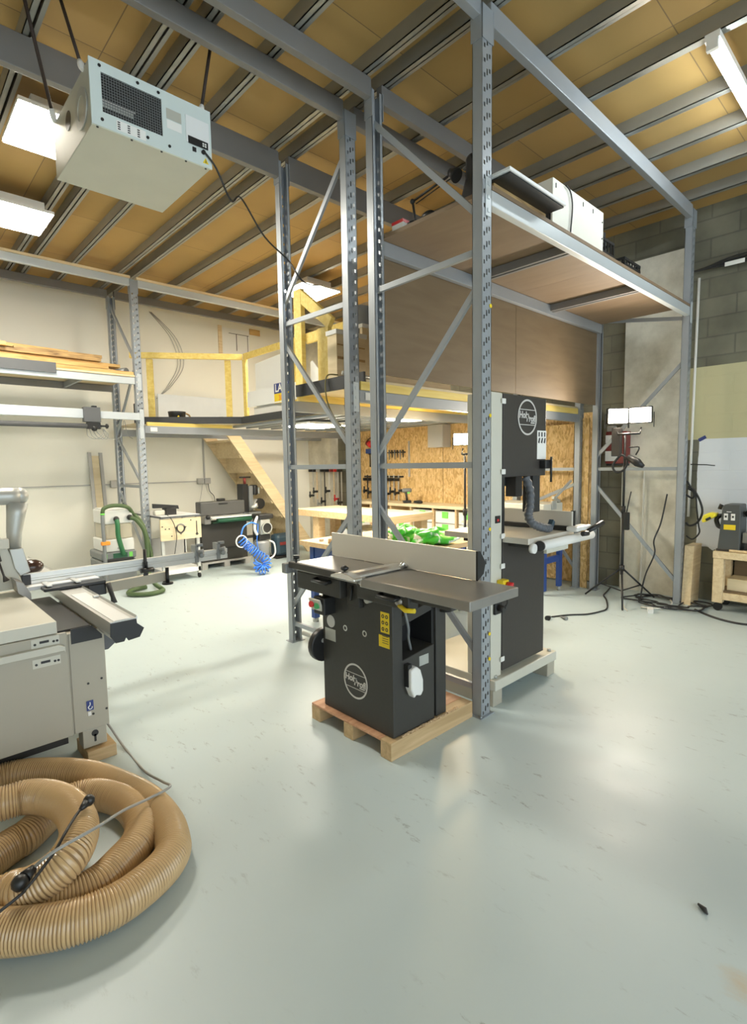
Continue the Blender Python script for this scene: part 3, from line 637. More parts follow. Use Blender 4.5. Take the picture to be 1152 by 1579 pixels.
# right face: scoop, label
pc = (2.004,1.872,0.382)
sp = MB(); q = [(-.045, .075), (.0, .085), (.03, .06), (.05, .0), (.05, -.06), (.03, -.085), (-.005, -.07), (-.02, -.085), (-.045, -.03)]
sp.prism([(pc[0]+a, pc[2]+h) for a, h in q], 'y', JY-.05, JY-.001); sp.build('push_scoop', WHITE, J, .012, 3)
MB().box(pc[0]-.05, pc[0]-.02, JY-.03, JY-.001, pc[2]-.02, pc[2]+.10).build('scoop_holder', BLACK, J)
MB().box(2.075, 2.15, JY-.0015, JY, .435, .49).build('data_plate', GALV, J)
MB().tube(smooth_path([(JX+.09, JY+.01, .83), (JX+.10, JY+.0, .74), (JX+.13, JY+.01, .66), (JX+.15, JY+.03, .60), (JX+.19, JY+.05, .52)], 5), .008, 6).build('flex_cable', TANK, J)

# ================================================================ bandsaw
B = thing('bandsaw', 'tall bandsaw with dark doors and pale grey column behind the nearest rack post', 'woodworking machine', (3.1, 2.15, 0))
BX, BY = 2.715, 1.852
for x0, x1 in ((BX, BX+.10), (3.385, 3.485)): MB().box(x0, x1, BY-.02, 2.52, 0, .105).build('foot_rail', MACH, B, .004)
MB().box(BX, 3.485, BY-.035, 2.54, .105, .172).build('base_plate', MACHL, B, .006)
bt = MB()
for x in (BX+.05, 3.44): bt.cyl((x, BY-.0, .172), (x, BY-.0, .19), .014, 6)
bt.build('base_bolts', GALV, B)
MB().box(BX, BX+.117, BY, 2.03, .172, 1.95).build('column', MACHL, B, .006)
MB().box(BX+.118, 3.35, BY+.03, 2.12, .19, 1.02).build('lower_housing', MACHL, B, .006)
MB().box(BX+.118, 3.355, BY+.03, 2.12, 1.45, 1.95).build('upper_housing', MACHL, B, .006)
MB().box(BX+.120, 3.352, BY-.004, BY+.029, .20, 1.03).build('lower_door', DOORBROWN, B, .004)
MB().box(BX+.120, 3.352, BY-.004, BY+.029, 1.435, 1.948).build('upper_door', DOORBROWN, B, .004)
MB().box(BX+.118, BX+.145, BY, 2.10, 1.02, 1.45).build('spine_cover', BLACK, B)
for z in (1.90, 1.47, 1.07, .88, .28):
    MB().box(BX+.095, BX+.135, BY-.014, BY-.005, z-.016, z+.016).build('door_hinge', WHITE, B, .003)
l2 = (3.11, BY-.006, 1.815)
logo(MB(), l2, X_, Z_, .115, 0).build('round_logo', LOGOW, B)
st = MB().box(3.235, 3.352, BY-.0065, BY-.0045, 1.545, 1.735).build('pictogram_label', PAPER, B)
pr = MB()
for i in range(3): pr.box(3.25+i*.036, 3.265+i*.036, BY-.0075, BY-.0065, 1.695, 1.725); pr.prism([(3.245+i*.036, 1.655), (3.262+i*.036, 1.65), (3.272+i*.036, 1.685), (3.258+i*.036, 1.688)], 'y', BY-.0075, BY-.0065)
pr.build('printing', INK, st)
# guide post, lever
MB().box(3.27, 3.34, BY-.05, BY-.005, 1.48, 1.54).build('guide_clamp', BLACK, B, .006)
MB().tube([(3.325, BY-.06, 1.56), (3.325, BY-.06, 1.39)], .008, 8).build('guide_lever', BLACK, B)
MB().box(3.20, 3.29, BY+.0, BY+.08, 1.19, 1.47).build('guide_post', BLACK, B, .004)
MB().box(3.07, 3.15, BY+.05, BY+.13, 1.30, 1.45).build('blade_cover', DOORBROWN, B, .004)
MB().box(BX+.145, 3.07, BY+.12, BY+.2, 1.37, 1.43).build('guard_arm', BLACK, B)
MB().box(3.232, 3.236, BY+.03, BY+.042, 1.08, 1.47).build('blade', CHROME, B)
hp = smooth_path([(3.07, BY-.02, 1.43), (3.075, BY-.05, 1.34), (3.04, BY-.07, 1.25), (2.99, BY-.09, 1.19), (2.985, BY-.12, 1.145), (3.03, BY-.145, 1.12), (3.10, BY-.15, 1.105), (3.15, BY-.145, 1.10)], 10)
MB().tube(hp, [.026+.003*math.sin(i*1.57) for i in range(len(hp))], 10).build('blower_hose', plain('slate_grey_hose', (.10, .11, .125), .5), B)
MB().obox((3.18, BY-.14, 1.115), (.03, .03, .07), Matrix.Rotation(.6, 3, 'Y')).build('nozzle', TOOLBLUE, B)
# table, fence, rail
MB().box(2.84, 3.42, 1.67, 2.32, 1.028, 1.066).build('table', FENCE, B, .005)
MB().box(2.9, 3.39, 1.70, 2.2, 1.0, 1.028).build('table_rib', ANTH, B)
MB().cyl((2.87, 1.645, 1.005), (2.87, 1.67, 1.005), .03, 14).build('trunnion_knob', WHITE, B)
MB().tube([(2.92, 1.635, 1.018), (3.60, 1.635, 1.018)], .030, 16).build('fence_rail', WHITE, B)
MB().cyl((2.905, 1.635, 1.018), (2.919, 1.635, 1.018), .032, 16).build('rail_cap', BLACK, B)
MB().box(3.02, 3.30, 1.65, 1.67, .955, 1.01).build('rail_bracket', MACHL, B)
FXb = 3.345
MB().box(FXb, FXb+.02, 1.65, 2.33, 1.085, 1.195).build('fence', FENCE, B, .002)
MB().box(FXb-.02, FXb+.03, 1.65, 2.33, 1.068, 1.098).build('fence_foot', BLACK, B, .003)
MB().box(FXb+.021, FXb+.035, 1.642, 1.67, 1.07, 1.20).build('fence_end', BLACK, B)
MB().box(3.30, 3.51, 1.59, 1.669, 1.067, 1.10).build('fence_carriage', WHITE, B, .01)
MB().tube([(3.43, 1.575, 1.065), (3.57, 1.545, 1.11)], [.014, .019], 10).build('fence_lever', BLACK, B)
MB().tube([(3.33, 1.57, 1.055), (3.38, 1.555, 1.055)], .016, 8).build('lock_knob', BLACK, B)
# switches
MB().box(BX+.06, BX+.125, BY-.05, BY-.001, .735, .80).build('switch_box', YELLOW, B, .006)
MB().cyl((BX+.115, BY-.085, .762), (BX+.10, BY-.05, .765), .024, 16).build('emergency_stop', RED, B)
MB().box(BX+.02, BX+.10, BY-.02, BY-.001, .585, .665).build('inlet_box', BLACK, B, .006)
MB().cyl((BX+.06, BY-.06, .62), (BX+.06, BY-.02, .625), .022, 12).build('plug', BLACK, B)
MB().tube(smooth_path([(BX+.085, BY-.05, .735), (BX+.10, BY-.045, .70), (BX+.09, BY-.06, .66), (BX+.06, BY-.06, .63)], 5), .006, 6).build('lead', CABLE, B)
MB().box(BX+.04, BX+.09, BY-.006, BY-.001, 1.155, 1.20).build('tension_window', BLACK, B)
MB().box(BX+.055, BX+.075, BY-.007, BY-.006, 1.165, 1.18).build('tension_pointer', RED, B)

# ================================================================ panel saw at the left edge
S = thing('panel_saw', 'big pale grey sliding table saw cut off by the left edge', 'woodworking machine', (0, 3.4, .07))
SY = 2.97
MB().box(-1.25, .82, SY+.004, 3.75, .172, .70).build('cabinet', MACH, S, .006)
MB().box(.655, .82, SY-.002, SY+.003, .172, .70).build('end_panel', MACH, S, .002)
d_ = MB().box(-1.2, .645, SY-.018, SY+.003, .174, .716).build('door', MACH, S, .005)
MB().prism([(-.6, .634), (.622, .634), (.628, .625), (.628, .655), (.6, .668), (-.6, .668)], 'y', SY-.05, SY-.019).build('handle_rail', MACHL, d_, .004)
for z in (.69, .59):
    q = MB().box(.49, .61, SY-.021, SY-.0185, z-.022, z+.022).build('latch_plate', MACHL, d_)
    r_ = MB(); r_.box(.525, .565, SY-.0225, SY-.021, z-.004, z+.008)
    for x in (.505, .585, .6): r_.cyl((x, SY-.024, z-.004), (x, SY-.021, z-.004), .006, 8)
    r_.build('latch_slot', INK, q)
MB().prism([(.665, .722), (.765, .722), (.81, .665), (.81, .645), (.665, .645)], 'y', SY-.005, SY+.0).build('vent_opening', BLACK, S)
sk = MB().box(.715, .748, SY-.005, SY-.003, .275, .328).build('lifting_label', NAVYINK, S)
r_ = MB(); r_.tube(smooth_path([(.731, SY-.007, .32), (.731, SY-.007, .305), (.722, SY-.007, .295), (.727, SY-.007, .284), (.738, SY-.007, .286), (.741, SY-.007, .295)], 4), .0025, 5); r_.build('hook_symbol', PAPER, sk)
MB().box(.72, .735, SY-.005, SY-.003, .248, .268).build('small_sticker', PAPER, S)
for p in ((.745, .252), (.81, .26), (.73, .42), (.795, .43)): MB().cyl((p[0], SY-.005, p[1]), (p[0], SY-.002, p[1]), .006, 8).build('bolt', INK, S)
f_ = MB().box(.69, .805, SY+.002, 3.06, .075, .171).build('foot_bracket', MACH, S, .004)
r_ = MB(); r_.cyl((.748, SY-.001, .145), (.748, SY+.002, .145), .017, 12); r_.box(.743, .753, SY-.001, SY+.002, .10, .14); r_.build('key_slot', INK, f_)
MB().box(-1.2, .65, 3.10, 3.7, .075, .171).build('plinth', DOORBROWN, S)
MB().box(-1.3, .606, SY-.01, 3.95, .718, .779).build('saw_table', MACHL, S, .004)
MB().box(.62, .77, SY+.05, 3.9, .701, .712).build('slide_base', BLACK, S)  # blackened to stand in for the shade deep in the slide gap
# sliding carriage
prof = [(.782, .783), (.903, .783), (.908, .795), (.912, .783), (.905, .76), (.935, .73), (.915, .69), (.86, .684), (.85, .70), (.84, .684), (.80, .684), (.78, .72)]
MB().prism([(x, z) for x, z in prof], 'y', 2.72, 5.3).build('sliding_table', ALU, S)
MB().prism([(x, z-.004) for x, z in prof[:2]+[(.905, .76), (.938, .73), (.915, .688), (.86, .682), (.85, .70), (.84, .682), (.80, .682), (.778, .72)]], 'y', 2.712, 2.719).build('slide_end_cap', BLACK, S)
MB().box(.80, .88, 2.725, 3.5, .784, .786).build('table_strip', WBOARD, S)
MB().prism([(.83, .70), (.90, .68), (.90, .58), (.86, .55), (.83, .55)], 'y', 3.05, 3.5).build('dust_flap', GREYBOARD, S)
MB().box(.87, .90, 3.30, 3.33, .787, .800).build('slide_stop', ALU, S, .004)
# crosscut outrigger
MB().box(.70, 1.05, 3.68, 3.78, .787, .806).build('outrigger_frame', BLACK, S, .004); MB().box(.945, 1.05, 3.68, 3.87, .715, .786).build('outrigger_frame', BLACK, S, .004)
MB().box(.60, 1.04, 3.781, 3.879, .79, .812).build('crosscut_top', WBOARD, S)
for x in (.72, .88): MB().box(x, x+.03, 3.70, 3.85, .8125, .822).build('frame_lug', ALU, S, .003)
MB().tube([(1.055, 3.66, .79), (1.07, 3.63, .70), (1.075, 3.62, .66)], [.016, .014, .02], 8).build('clamp_lever', INK, S)
MB().bar((1.03, 3.94, .70), (1.56, 3.97, .715), .07, .045, (0, 0, 1)).build('support_arm', MACH, S, .003)
MB().tube([(1.545, 3.92, .785), (1.545, 3.92, .67)], .014, 8).build('arm_post', BLACK, S); MB().cyl((1.545, 3.92, .66), (1.545, 3.92, .672), .04, 14).build('arm_foot', BLACK, S)
# crosscut fence with flip stops
fp = [(3.88, .80), (3.93, .80), (3.93, .872), (3.92, .878), (3.88, .878), (3.88, .85), (3.886, .846), (3.886, .836), (3.88, .832)]
MB().prism(fp, 'x', .63, 2.02).build('crosscut_fence', ALU, S)
MB().box(.62, .67, 3.87, 3.94, .795, .875).build('fence_end_cap', BLACK, S, .004)
def stop(x, tall):
    q = MB(); q.box(x-.012, x+.012, 3.865, 3.945, .80, .93 if tall else .90); q.tube([(x, 3.86, .885), (x+.035, 3.83, .885)], [.008, .02], 8); q.box(x, x+.05, 3.865, 3.89, .88+tall*.04, .90+tall*.04)
    q.sph((x+.03, 3.85, .855), .024, 8, (1, .6, 1)); q.build('flip_stop', TANK, S)
stop(1.76, 1); stop(1.94, 1)
q = MB(); q.box(1.355, 1.385, 3.86, 3.875, .76, .86); q.tube([(1.37, 3.865, .95), (1.37, 3.865, .78)], .012, 8); q.tube([(1.33, 3.85, .80), (1.42, 3.85, .80)], .017, 8); q.build('fence_clamp', BLACK, S)
q = MB(); q.sph((.70, 4.02, .90), .065, 14, (1.15, 1, .75)); 
single(q, 'glossy_bundle', plain('dark_brown_gloss', (.045, .022, .016), .18), 'dark brown glossy round bundle lying behind the saw fence', 'bundle')
# blade guard and extraction elbow
g_ = MB(); el = smooth_path([(-.8, 3.9, 1.37), (-.1, 3.9, 1.37), (.40, 3.9, 1.37), (.645, 3.9, 1.37)], 3)
g_.tube(el, .052, 18); g_.sph((.645, 3.9, 1.37), .052, 16); g_.build('extraction_pipe', GALV, S)
MB().tube([(.50, 3.9, 1.37), (.512, 3.9, 1.37)], .056, 18).build('pipe_collar', GALV, S)
MB().tube([(.632, 3.9, 1.33), (.62, 3.9, 1.25), (.605, 3.9, 1.15), (.60, 3.9, 1.05)], [.058, .050, .042, .036], 18).build('hood_funnel', GALV, S)
MB().prism([(.565, 1.05), (.635, 1.05), (.665, .90), (.61, .88), (.585, .93)], 'y', 3.84, 3.96).build('hood_chute', GALV, S, .004)
MB().prism([(.28, .80), (.60, .80), (.62, .84), (.57, 1.02), (.50, 1.19), (.40, 1.26), (.28, 1.18)], 'y', 3.86, 3.90).build('blade_guard', MACHL, S, .004)
MB().box(.30, .56, 3.80, 3.86, 1.06, 1.12).build('guard_arm', MACHL, S, .004)
MB().prism([(.57, .80), (.635, .74), (.635, .79), (.60, .86), (.56, .88)], 'y', 3.70, 3.85).build('guard_foot', CAST, S, .003)
MB().tube([(.49, 3.79, 1.05), (.50, 3.79, .99)], .016, 8).build('guard_grip', BLACK, S)
MB().tube([(.50, 3.79, .99), (.52, 3.79, .90), (.53, 3.79, .87)], [.006, .006, .018], 8).build('guard_lever', DOORBROWN, S)
single(MB().box(.70, .84, SY-.03, 3.15, 0, .066), 'timber_block', PALLETW, 'timber block under the right foot of the panel saw', 'timber block', bevel=.003)
single(MB().box(-1.2, -1.0, SY+.04, 3.25, 0, .066), 'timber_block', PALLETW, 'timber block under the left foot of the panel saw, out of frame', 'timber block')
MB().box(-1.18, -1.02, SY+.05, 3.2, .067, .171).build('foot_bracket', MACH, S)

# ================================================================ floor hose
def resample(pts, step):
    out = [Vector(pts[0])]; acc = 0; last = Vector(pts[0])
    for p in pts[1:]:
        p = Vector(p); seg = p-last
        while seg.length >= step:
            last = last+seg.normalized()*step; out.append(last.copy()); seg = p-last
    return out
o1 = [(0.716,1.914,0.068),(0.745,1.972,0.068),(0.776,2.117,0.068),(0.771,2.320,0.068),(0.714,2.536,0.068),(0.630,2.736,0.068),(0.476,2.912,0.068),(0.331,2.988,0.068)]
lft = [(.12, 2.92, .068), (-.16, 2.70, .068), (-.30, 2.40, .08), (-.25, 2.15, .1)]
o2 = [(0.182,1.944,0.085),(0.274,1.871,0.085),(0.372,1.819,0.083),(0.480,1.802,0.080),(0.577,1.826,0.075),(0.660,1.866,0.070)]
i2 = [(0.200,2.075,0.066),(0.296,1.989,0.066),(0.385,1.955,0.066),(0.471,1.956,0.066),(0.559,2.007,0.066),(0.646,2.074,0.066),(0.702,2.189,0.066),(0.704,2.351,0.066),(0.656,2.482,0.066),(0.584,2.560,0.066),(0.493,2.560,0.066)]
hose = [(-0.346,2.870,0.085),(-0.116,2.368,0.085),(0.036,2.116,0.085),(0.109,2.019,0.085)] + o2 + o1 + lft
h1 = smooth_path(hose, 8); h1 = resample(h1, .0026)
def hose_mesh(path, r=.064):
    n = len(path); rr = []; mats = []
    for i in range(n):
        k = i % 4; rr.append(r+(.0028 if k in (1, 2) else -.0016)); mats.append(0 if k != 3 else 1)
    return MB().tube(path, rr, 20, ringmat=mats)
t = thing('ducting_hose', 'thick ribbed tan dust hose, outer coil lying on the floor at lower left', 'hose', (.4, 2.4, 0))
hose_mesh(h1).build('hose_skin', [HOSE, HOSEW], t)
l3 = [(0.203,2.078,0.100),(0.268,2.019,0.130),(0.329,1.986,0.160),(0.388,1.987,0.190),(0.438,2.053,0.200),(0.466,2.157,0.200),(0.463,2.293,0.200),(0.421,2.411,0.200),(0.355,2.482,0.200),(0.270,2.502,0.200)]
inner = [tuple(Vector(p)) for p in i2]
path2 = [(-.6, 1.86, .19), (-.15, 1.86, .12), (.10, 1.95, .09)] + inner + [(0.383,2.494,0.070),(0.242,2.366,0.070)] + [(-.05, 2.2, .08), (-.2, 2.0, .10), (-.1, 1.93, .19), (.05, 1.98, .15)]
path2 = inner[::1]
h2 = smooth_path([(-0.118,2.680,0.066),(0.062,2.273,0.066)]+inner+[(0.419,2.497,0.068),(0.336,2.425,0.068),(0.245,2.386,0.068)]+[(-.05, 2.2, .068), (-.22, 2.1, .09)], 8)
t = thing('ducting_hose', 'thick ribbed tan dust hose, inner coil crossing itself on the floor at lower left', 'hose', (.4, 2.4, 0))
hose_mesh(resample(h2, .0026)).build('hose_skin', [HOSE, HOSEW], t)
h3 = smooth_path([(-.4, 1.9, .068), (-.1, 2.0, .075)]+l3+[(.10, 2.56, .20), (-.15, 2.45, .16)], 8)
t = thing('ducting_hose', 'short ribbed tan dust hose loop resting on top of the coils', 'hose', (.3, 2.3, 0))
hose_mesh(resample(h3, .0026)).build('hose_skin', [HOSE, HOSEW], t)
c = smooth_path([(.84, 3.2, .12)] + [(0.854,3.117,0.100),(0.888,2.993,0.010),(0.883,2.670,0.008),(0.857,2.359,0.100),(0.842,2.230,0.140),(0.743,2.203,0.145),(0.611,2.109,0.200),(0.483,1.969,0.270),(0.374,1.939,0.276),(0.318,1.945,0.260),(0.289,1.979,0.220)], 6)
t = thing('power_lead', 'grey power lead with black plug crossing over the tan hose', 'power lead', c[-1])
MB().tube(c, .006, 6).build('cord', GCABLE, t)
e_ = c[-1]; MB().tube([e_, e_+(Vector((-.03, -.022, -.005)))], [.012, .022], 10).build('plug', BLACK, t)
MB().sph(e_+Vector((-.045, -.032, -.008)), .026, 10).build('plug_head', BLACK, t)
c = smooth_path([(0.486,2.111,0.290),(0.445,2.079,0.280),(0.390,2.005,0.275),(0.350,1.964,0.255),(0.306,1.928,0.240),(0.257,1.905,0.215),(0.207,1.903,0.190)]+[(-.1, 1.8, .16)], 6)
t = thing('power_lead', 'black power lead with black plug lying on the top hose loop', 'power lead', c[0])
MB().tube(c[1:], .005, 6).build('cord', CABLE, t)
MB().tube([c[4], c[0]], [.007, .016], 10).build('plug', BLACK, t)
MB().sph(c[0]+Vector((.012, .01, .0)), .021, 10).build('plug_head', BLACK, t)

# ================================================================ things on the left wall rack
def plank(label, x0, x1, y, z, w_, h, mat, rz=0.0, ry=0.0, name='board', grp='old boards on the left shelf'):
    R = Matrix.Rotation(rz, 3, 'Z') @ Matrix.Rotation(ry, 3, 'Y')
    return single(MB().obox(((x0+x1)/2, y, z+h/2), (x1-x0, w_, h), R), name, mat, label, 'board', grp, .002)
zz = 2.737
bl = [(-.8, 2.30, 7.66, .0, .20, .032, OLDW, -.01, 0, 'brown waney board low at the back of the stack on the left shelf'),
      (-.6, 2.36, 7.40, .0, .16, .040, OLDW, .004, 0, 'thick brown board at the bottom front of the left shelf stack'),
      (-.2, 2.28, 7.42, .041, .20, .034, OAKW, .008, 0, 'pale sawn board second from the bottom of the left shelf stack'),
      (-.9, 2.20, 7.68, .034, .18, .040, OLDW, -.004, 0, 'rough brown board in the back middle of the left shelf stack'),
      (-.1, 2.46, 7.50, .080, .18, .028, OAKW, .035, 0, 'long yellow board reaching furthest right on the left shelf stack'),
      (-.7, 1.75, 7.76, .080, .16, .035, OLDW, -.01, 0, 'brown board at the back of the upper boards on the left shelf'),
      (-.3, 2.22, 7.46, .112, .17, .030, OLDW, .03, 0, 'second highest brown board at the front of the left shelf stack'),
      (-.9, 1.2, 7.44, .146, .16, .035, OAKW, -.03, 0, 'topmost pale board at the left end of the shelf stack'),
      (1.3, 2.26, 7.56, .150, .12, .030, OLDW, .0, 0, 'topmost grey brown board at the right end of the shelf stack'),
      (-.5, 1.9, 7.64, .184, .15, .030, OAKW, .05, .01, 'crossing sawn board on the very top of the left shelf stack')]
for (a, b, y, dz, w_, h, m, rz, ry, lab) in bl: plank(lab, a, b, y, zz+dz*1.4, w_, h*1.38, m, rz, ry)
single(MB().box(1.66, 2.56, 7.255, 7.295, 2.737, 2.775), 'timber_batten', OAKW, 'thin yellow batten along the front edge of the left shelf', 'batten')
single(MB().tube([(2.42, 7.50, 2.79), (2.50, 7.34, 2.79)], .045, 16).tube([(2.501, 7.338, 2.79), (2.503, 7.334, 2.79)], .03, 16), 'pipe_offcut', TANK, 'dark pipe offcut at the right end of the left shelf', 'pipe')
single(MB().obox((2.32, 7.42, 2.765), (.10, .08, .04)), 'white_block', WHITE, 'small white block in front of the boards on the left shelf', 'block')
# rail with black roller below the shelf
t = thing('ceiling_rail', 'pale grey rail with black end box hanging below the left shelf', 'rail', (0.5, 7.22, 2.15))
MB().box(-3.0, 1.915, 7.20, 7.255, 2.150, 2.262).build('rail', SILVERBEAM, t, .004)
MB().box(1.916, 2.105, 7.17, 7.258, 2.105, 2.285).build('end_box', GREYBOARD, t, .004)
MB().box(2.02, 2.07, 7.19, 7.24, 2.285, 2.305).build('box_knob', BLACK, t)
q = MB(); q.box(1.95, 2.10, 7.18, 7.24, 2.02, 2.10); q.tube([(2.10, 7.21, 2.06), (2.20, 7.21, 2.06)], .012, 8); q.tube([(2.17, 7.21, 2.06), (2.19, 7.21, 2.06)], .03, 8); q.sph((2.03, 7.20, 2.03), .04, 8); q.build('roller_bracket', BLACK, t)
MB().tube([(-3.0, 7.21, 2.055), (1.96, 7.21, 2.055)], .03, 14).build('roller_tube', GREYBOARD, t)
q = MB()
for i in range(4):
    q.tube(smooth_path([(1.95+i*.03, 7.22, 2.02), (1.96+i*.05, 7.22, 1.93), (2.05+i*.04, 7.22, 1.90), (2.13+i*.02, 7.22, 1.96), (2.14, 7.22, 2.03)], 5), .0035, 5)
q.build('thin_wires', GCABLE, t)
beam('slim pale beam right of the black end box, below the left shelf', 2.11, 2.60, 7.205, 7.255, 2.155, 2.245, SILVERBEAM, None, 2.59)
single(MB().tube(smooth_path([(2.12, 7.3, 2.14), (2.18, 7.3, 1.95), (2.28, 7.3, 1.90), (2.38, 7.3, 1.96), (2.42, 7.3, 2.15), (2.46, 7.32, 1.97), (2.55, 7.4, 1.92)], 6), .0035, 5), 'thin_wire', GCABLE, 'thin grey wire looping below the slim pale beam', 'wire')
# conduits on the cream wall
single(MB().box(-3.9, 4.0, 8.562, 8.579, 1.280, 1.298), 'wall_conduit', CONDUIT, 'long horizontal conduit on the cream wall', 'conduit')
single(MB().box(4.085, 4.11, 8.562, 8.579, 1.345, 2.14), 'wall_conduit', CONDUIT, 'vertical conduit above the double socket on the cream wall', 'conduit')
t = thing('wall_socket', 'grey double socket box below the vertical conduit', 'socket', (4.07, 8.55, 1.25)); 
for x in (4.01, 4.13): q = MB().box(x-.055, x+.055, 8.515, 8.579, 1.245, 1.34); q.build('socket_box', CONDUIT, t, .008); 
single(MB().box(2.58, 2.71, 8.51, 8.561, 1.24, 1.35), 'junction_box', CONDUIT, 'grey junction box on the wall left of the wall rack', 'junction box', bevel=.01)
single(MB().tube(smooth_path([(4.13, 8.51, 1.245), (4.15, 8.51, 1.12), (4.22, 8.50, 1.03), (4.24, 8.50, .90), (4.22, 8.4, .84)], 6), .006, 6), 'power_cable', CABLE, 'black cable from the wall socket down to the drum sander', 'cable')
single(MB().tube(smooth_path([(4.03, 8.51, 1.245), (3.98, 8.51, 1.0), (3.92, 8.5, .80), (3.9, 8.3, .5)], 6), .003, 5), 'power_cable', GCABLE, 'thin grey cable hanging from the wall socket', 'cable')
q = MB()
for (dx, r_) in ((0, .0), (.05, .05), (.10, .1)):
    q.tube(smooth_path([(3.30+dx*.3, 8.55, 3.95), (3.62+dx, 8.56, 3.6), (3.72+dx, 8.56, 3.2), (3.55+dx*.6, 8.56, 2.85), (3.35, 8.56, 2.62)], 7), .004, 5)
single(q, 'cable_loops', GCABLE, 'thin grey cables looping down the cream wall above the yellow rail', 'cable')
# leaning boards
single(MB().prism([(8.33, 0.0), (8.36, 0.0), (8.575, 1.77), (8.545, 1.77)], 'x', 2.30, 2.345), 'leaning_batten', CONDUIT, 'grey batten leaning on the cream wall, left of the pale board', 'batten')
single(MB().prism([(8.34, 0.0), (8.36, 0.0), (8.575, 1.72), (8.555, 1.72)], 'x', 2.35, 2.445), 'leaning_board', PLYL, 'pale wooden board leaning on the cream wall', 'board')
single(MB().prism([(8.33, 0.0), (8.36, 0.0), (8.575, 1.765), (8.545, 1.765)], 'x', 2.45, 2.495), 'leaning_batten', CONDUIT, 'grey batten leaning on the cream wall, right of the pale board', 'batten')

# ================================================================ vacuum tower
t = thing('shop_vacuum', 'grey and green workshop vacuum with green hoses', 'vacuum cleaner', (2.1, 7.1, 0))
VX0, VX1, VY = 1.95, 2.36, 6.95
MB().box(VX0, VX1, VY, 7.45, .12, .40).build('tank', TANK, t, .03)
MB().box(VX0, VX1, VY-.01, 7.45, .40, .50).build('motor_head', TANK, t, .02); MB().box(VX0+.13, VX1-.11, VY-.014, VY-.0105, .42, .48).build('green_front', DKGREEN, t)
MB().box(VX0+.06, VX1-.04, VY-.03, VY-.011, .36, .41).build('black_bumper', BLACK, t, .01)
MB().box(VX1-.09, VX1-.05, VY-.016, VY-.0105, .42, .48).build('lime_latch', LIME, t)
MB().box(VX0+.05, VX0+.06, VY-.016, VY-.0105, .42, .48).build('lime_latch', LIME, t)
for x in (VX0+.05, VX1-.05):
    for y in (VY+.06, 7.38): MB().cyl((x-.02, y, .06), (x+.02, y, .06), .06, 14).build('wheel', BLACK, t)
tub = smooth_path([(1.975, 6.90, .12), (1.975, 6.90, .6), (1.975, 6.90, .98), (2.02, 6.90, 1.06), (2.15, 6.90, 1.075), (2.28, 6.92, 1.04), (2.36, 7.0, .95)], 6)
MB().tube(tub[:13], .022, 10).build('suction_tube', TANK, t); MB().tube(tub[12:], .024, 10).build('suction_hose', HOSEGREEN, t)
MB().cyl((1.975, 6.90, .97), (1.975, 6.90, .99), .026, 10).build('lime_ring', LIME, t)
MB().box(1.94, 2.04, 6.875, 6.925, .60, .645).build('orange_clip', ORANGE, t, .008)
MB().tube(smooth_path([(2.14, 6.93, .90), (2.14, 6.90, .84), (2.14, 6.90, .70), (2.17, 6.90, .55), (2.20, 6.93, .46)], 6), .028, 10).build('green_hose', GREEN if False else plain('bottle_green_hose', (.03, .16, .06), .5), t)
MB().tube(smooth_path([(2.30, 6.93, .91), (2.36, 6.88, .88), (2.44, 6.84, .72), (2.46, 6.84, .45), (2.44, 6.80, .25), (2.44, 6.60, .10), (2.50, 6.55, .035), (2.46, 6.42, .032), (2.28, 6.38, .032), (2.14, 6.50, .032), (2.13, 6.62, .032), (2.22, 6.74, .032), (2.40, 6.78, .032)], 8), .027, 10).build('green_hose', HOSEGREEN, t)
MB().tube(smooth_path([(2.38, 7.0, .94), (2.46, 6.95, .80), (2.52, 6.92, .5), (2.53, 6.88, .3)], 6), .024, 10).build('green_hose', HOSEGREEN, t)
for p in ((2.14, 6.935, .905), (2.30, 6.935, .915)): MB().sph(p, .036, 10).build('hose_elbow', BLACK, t)
t = thing('storage_case', 'lower white case on the workshop vacuum', 'storage case', (2.15, 7.2, .50))
MB().box(1.99, 2.345, 6.955, 7.42, .501, .655).build('case_body', WHITE, t, .012); MB().box(2.14, 2.19, 6.948, 6.954, .53, .55).build('latch', CONDUIT, t)
t = thing('storage_case', 'beige see-through case between the two white cases', 'storage case', (2.15, 7.2, .656))
MB().box(2.02, 2.33, 6.965, 7.40, .656, .845).build('case_body', plain('smoky_beige_plastic', (.56, .50, .38), .35), t, .015)
t = thing('storage_case', 'upper white case with hose ports on the vacuum stack', 'storage case', (2.15, 7.2, .846))
MB().box(2.01, 2.34, 6.955, 7.42, .846, 1.015).build('case_body', WHITE, t, .012); MB().box(2.03, 2.32, 6.97, 7.4, 1.0155, 1.03).build('lid', WHITE, t, .006)

